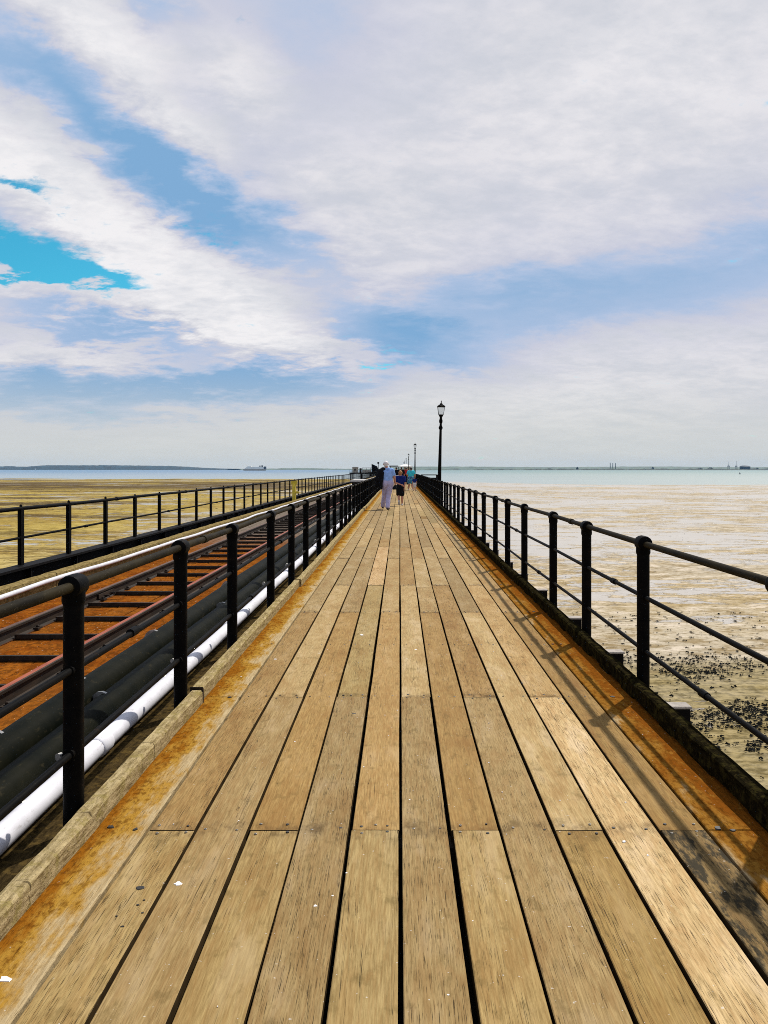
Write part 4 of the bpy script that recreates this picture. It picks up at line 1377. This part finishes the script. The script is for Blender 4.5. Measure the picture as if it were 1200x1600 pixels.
def person(loc, label, J, s, build, top, bot, hairm, shoe, sleeve=.62, leg_end=1.0, vox=.010, bald=False, rz=0.0, skinm=None, hem=None):
    """J: joints in metres (x right, y the way the person walks, z up). build: width factor of trunk and limbs"""
    root = empty('person', loc, label, 'person', rz=rz)
    sk = skinm or M_SKIN
    B = build
    v = lambda k: Vector(J[k])
    hd, nk, ch, wa, hp = v('head'), v('neck'), v('chest'), v('waist'), v('hip')
    caps = [(hd + Vector((0, -.020, .022)) * s, .090 * s, hd + Vector((0, .022, .020)) * s, .086 * s),
            (hd + Vector((0, .03, -.035)) * s, .066 * s, hd + Vector((0, .050, -.070)) * s, .045 * s),
            (hd + Vector((0, .10, -.005)) * s, .011 * s, hd + Vector((0, .114, -.030)) * s, .016 * s),
            (hd + Vector((0, -.02, -.04)) * s, .058 * s * B, nk, .060 * s * B)]
    for sx in (-1, 1):
        caps.append((hd + Vector((.088 * sx, -.005, .012)) * s, .016 * s, hd + Vector((.091 * sx, -.010, -.022)) * s, .013 * s))
        caps.append((hd + Vector((.033 * sx, .078, .035)) * s, .016 * s, hd + Vector((.045 * sx, .072, .035)) * s, .013 * s))
    trunk = []
    for sx in (-1, 1):
        ax = Vector((sx, 0, 0))
        shd = v('shL' if sx < 0 else 'shR')
        trunk += [(nk - Vector((0, 0, .03 * s)), .056 * s * B, shd, .062 * s * B),
                  (shd.lerp(ch, .35), .095 * s * B, ch + ax * .075 * s * B, .108 * s * B),
                  (ch + ax * .075 * s * B, .108 * s * B, wa + ax * .055 * s * B, .100 * s * B),
                  (wa + ax * .055 * s * B, .100 * s * B, hp + ax * .075 * s * B, .108 * s * B)]
    caps += trunk
    arms, legs = {}, {}
    for q, sx in (('L', -1), ('R', 1)):
        sh_, el_, ha_ = v('sh' + q), v('el' + q), v('ha' + q)
        caps += [(sh_, .056 * s * B, el_, .042 * s * B), (el_, .041 * s * B, el_.lerp(ha_, .35), .040 * s * B), (el_.lerp(ha_, .35), .040 * s * B, ha_, .027 * s)]
        hand(caps, ha_, ha_ - el_ + Vector((0, 0, -.05)), J.get('th' + q, (0, 1, 0)), s)
        kn, an = v('kn' + q), v('an' + q)
        top_ = hp + Vector((.085 * sx * s * B, 0, -.04 * s))
        caps += [(top_, .092 * s * B, kn, .056 * s * B), (kn, .054 * s * B, kn.lerp(an, .35) + Vector((0, -.015 * s, 0)), .056 * s * B), (kn.lerp(an, .35) + Vector((0, -.015 * s, 0)), .056 * s * B, an, .036 * s)]
        to = Vector(J.get('to' + q, (sx * .03, .16, -.05))) * s
        caps += [(an + Vector((0, -.03, -.045)) * s, .033 * s, an + to, .030 * s)]
        arms[q], legs[q] = (sh_, el_), (top_, kn, an, to)
    skin('body', caps, sk, root, vox)
    g = .016 * s
    # top
    tc_ = [(a, ra + g, b, rb + g) for a, ra, b, rb in trunk]
    for q in 'LR':
        sh_, el_ = arms[q]
        tc_.append((sh_, .062 * s * B + g, lerp(sh_, el_, sleeve), .056 * s * B + g))
    skin('shirt', tc_, top, root, vox * 1.15, 4)
    bc = []
    for sx, q in ((-1, 'L'), (1, 'R')):
        top_, kn, an, to = legs[q]
        bc.append((wa.lerp(hp, .55) + Vector((sx * .065 * s * B, 0, 0)), .108 * s * B + g * 1.1, hp + Vector((sx * .078 * s * B, 0, 0)), .114 * s * B + g))
        if leg_end > .6:
            bc += [(top_, .102 * s * B + g, kn, .068 * s * B + g), (kn, .068 * s * B + g, lerp(kn, an, leg_end), .060 * s * B + g * (hem or 1))]
        else:
            e = lerp(top_, kn, leg_end * 2)
            bc += [(top_, .104 * s * B + g, e, .082 * s * B + g * (hem or 1.6))]
    skin('trousers' if leg_end > .6 else 'shorts', bc, bot, root, vox * 1.15, 4)
    hr = [(hd + Vector((0, -.030, .024)) * s, .092 * s, hd + Vector((0, .0, .036)) * s, .086 * s), (hd + Vector((0, -.035, -.03)) * s, .076 * s, hd + Vector((0, -.035, .02)) * s, .086 * s)]
    if bald:
        hr = [(hd + Vector((x * .062, -.035, .0)) * s, .046 * s, hd + Vector((x * .045, -.062, -.030)) * s, .040 * s) for x in (-1, 1)] + \
             [(hd + Vector((-.03, -.078, -.02)) * s, .036 * s, hd + Vector((.03, -.078, -.02)) * s, .036 * s), (hd + Vector((0, -.03, .05)) * s, .076 * s, hd + Vector((0, -.01, .058)) * s, .070 * s)]
    skin('hair', hr, hairm, root, vox, 2)
    for q in 'LR':
        top_, kn, an, to = legs[q]
        fwd = to.normalized()
        skin('shoe', [(an + Vector((0, -.035, -.045)) * s, .043 * s, an + to, .039 * s), (an + Vector((0, -.01, -.02)) * s, .043 * s, an + to * .5, .044 * s)], shoe, root, vox, 2)
    return root


m_blue = cloth('light_blue_cotton', (0.27, 0.43, 0.78))
m_lav = cloth('lavender_trousers', (0.46, 0.42, 0.61))
m_navy = cloth('navy_cotton', (0.012, 0.022, 0.13))
m_blk = cloth('black_cloth', (0.010, 0.010, 0.012))
m_turq = cloth('turquoise_cotton', (0.05, 0.48, 0.56))
m_red = cloth('red_cotton', (0.42, 0.03, 0.03))
m_wht = cloth('white_cotton', (0.66, 0.64, 0.64))
m_hwhite = simple('white_hair', (0.70, 0.64, 0.62), 0.7, 0.10, 50)
m_hginger = simple('ginger_hair', (0.36, 0.16, 0.05), 0.7, 0.2, 50)
m_hdark = simple('dark_hair', (0.025, 0.018, 0.014), 0.6, 0.2, 50)
m_shoe = simple('dark_shoe', (0.03, 0.022, 0.018), 0.5, 0.2, 20)
m_trainer = simple('white_trainer', (0.5, 0.48, 0.46), 0.6, 0.2, 30)
m_pat, tp, bp = mat('patterned_swim_shorts')
oc_ = tp.n('ShaderNodeTexCoord').outputs['Object']
n1 = tp.noise(oc_, 13.0, 3, .6)
n2 = tp.noise(tp.vec('ADD', oc_, (4, 7, 2)), 17.0, 3, .6)
cc = tp.mix(tp.map(n1, .48, .54), (0.02, 0.05, 0.20), (0.06, 0.36, 0.46))
cc = tp.mix(tp.map(n2, .58, .62), cc, (0.60, 0.62, 0.62))
put(tp, bp, col=cc, rough=.85, spec=.2)

D = 29.6
man = {'head': (-.045, .06, 1.685), 'neck': (-.015, .02, 1.53), 'chest': (.01, .01, 1.34), 'waist': (.03, 0, 1.13), 'hip': (.03, 0, .97),
       'shL': (-.19, .01, 1.46), 'shR': (.20, .01, 1.45), 'elL': (-.30, .02, 1.19), 'elR': (.275, -.03, 1.17), 'haL': (-.27, .14, .99), 'haR': (.305, .05, .94),
       'knL': (-.10, .22, .55), 'anL': (-.165, .42, .115), 'knR': (.06, .06, .53), 'anR': (.02, -.12, .095), 'toL': (-.03, .17, -.02), 'toR': (.05, .17, -.05)}
person((-.47, D, 0), 'white haired person in light blue shirt and lavender trousers carrying a black jacket', man, 1.03, 1.06, m_blue, m_lav, m_hwhite, m_shoe, .55, .97, .0095)
# the jacket hung over his left shoulder and the dark cap in his right hand
jk = skin('jacket', [((-.13, -.03, 1.49), .085, (-.28, -.05, 1.42), .085), ((-.24, -.07, 1.40), .11, (-.34, -.08, 1.12), .115), ((-.17, -.09, 1.36), .075, (-.24, -.10, 1.02), .085),
                     ((-.35, -.04, 1.10), .095, (-.36, -.03, .90), .07), ((-.24, -.09, 1.00), .085, (-.22, -.08, .80), .06)], m_blk, None, .012, 3)
jk.location = (-.47, D, 0)
tag(jk, 'black jacket slung over the left shoulder of the white haired person', 'jacket')
cp_ = skin('cap', [((.31, .06, .87), .055, (.30, .02, .80), .065), ((.28, .04, .84), .05, (.24, -.01, .77), .035)], m_blk, None, .010, 2)
cp_.location = (-.47, D, 0)
tag(cp_, 'dark cap held low in the right hand of the white haired person', 'cap')

boy = {'head': (.0, .02, 1.345), 'neck': (.0, .0, 1.215), 'chest': (.0, .0, 1.06), 'waist': (.0, 0, .90), 'hip': (.0, 0, .76),
       'shL': (-.155, 0, 1.16), 'shR': (.155, 0, 1.16), 'elL': (-.205, -.06, .95), 'elR': (.19, -.05, .94), 'haL': (.04, -.165, .865), 'haR': (.155, -.06, .72),
       'knL': (-.07, .08, .44), 'anL': (-.065, -.16, .22), 'knR': (.065, .02, .43), 'anR': (.07, 0, .085), 'toL': (.0, .02, -.17), 'toR': (.02, .15, -.04), 'thL': (0, 0, 1)}
person((.03, 32.6, 0), 'ginger haired person in navy t-shirt and black shorts, one arm behind the back', boy, .86, 1.02, m_navy, m_blk, m_hginger, m_trainer, .72, .42, .009, hem=2.0)
wom = {'head': (.01, .03, 1.52), 'neck': (.0, .0, 1.38), 'chest': (.0, .0, 1.20), 'waist': (.0, 0, 1.02), 'hip': (.0, 0, .88),
       'shL': (-.185, 0, 1.32), 'shR': (.185, 0, 1.32), 'elL': (-.27, -.05, 1.09), 'elR': (.275, -.05, 1.09), 'haL': (-.24, .12, .95), 'haR': (.28, .05, .88),
       'knL': (-.13, .12, .50), 'anL': (-.17, .16, .09), 'knR': (.06, .03, .49), 'anR': (.10, -.13, .10)}
person((.80, 56.5, 0), 'dark haired person in turquoise top and blue knee shorts', wom, .95, 1.30, m_turq, m_pat, m_hdark, m_trainer, .6, .40, .011, hem=2.2)


def stand(s, w_=1.0, st=.1):
    return {'head': (0, .03, 1.60 * s), 'neck': (0, 0, 1.46 * s), 'chest': (0, 0, 1.27 * s), 'waist': (0, 0, 1.07 * s), 'hip': (0, 0, .92 * s),
            'shL': (-.19 * s, 0, 1.39 * s), 'shR': (.19 * s, 0, 1.39 * s), 'elL': (-.25 * s, -.03, 1.12 * s), 'elR': (.25 * s, -.03, 1.12 * s), 'haL': (-.26 * s, .07, .89 * s), 'haR': (.26 * s, .05, .89 * s),
            'knL': (-.09 * s, .06 + st * .5, .50 * s), 'anL': (-.10 * s, st, .09 * s), 'knR': (.09 * s, .03, .50 * s), 'anR': (.10 * s, -st * 1.4, .09 * s)}


person((.62, 77, 0), 'person in a red top farther along the boardwalk behind the turquoise top', stand(.97), .97, 1.05, m_red, m_blk, m_hdark, m_shoe, .6, .97, .012)
person((.16, 71, 0), 'dark clothed person just behind the head of the navy t-shirt wearer', stand(1.0), 1.0, 1.05, m_blk, m_blk, m_hdark, m_shoe, .9, .97, .012)
person((-.27, 66, 0), 'person in black top and white trousers right of the white haired person', stand(.98), .98, 1.0, m_blk, m_wht, m_hdark, m_shoe, .6, .97, .012)
person((1.02, 54.6, 0), 'small child in dark top and white shorts right beside the patterned shorts', stand(.56), .56, 1.1, m_navy, m_wht, m_hdark, m_shoe, .6, .5, .010)
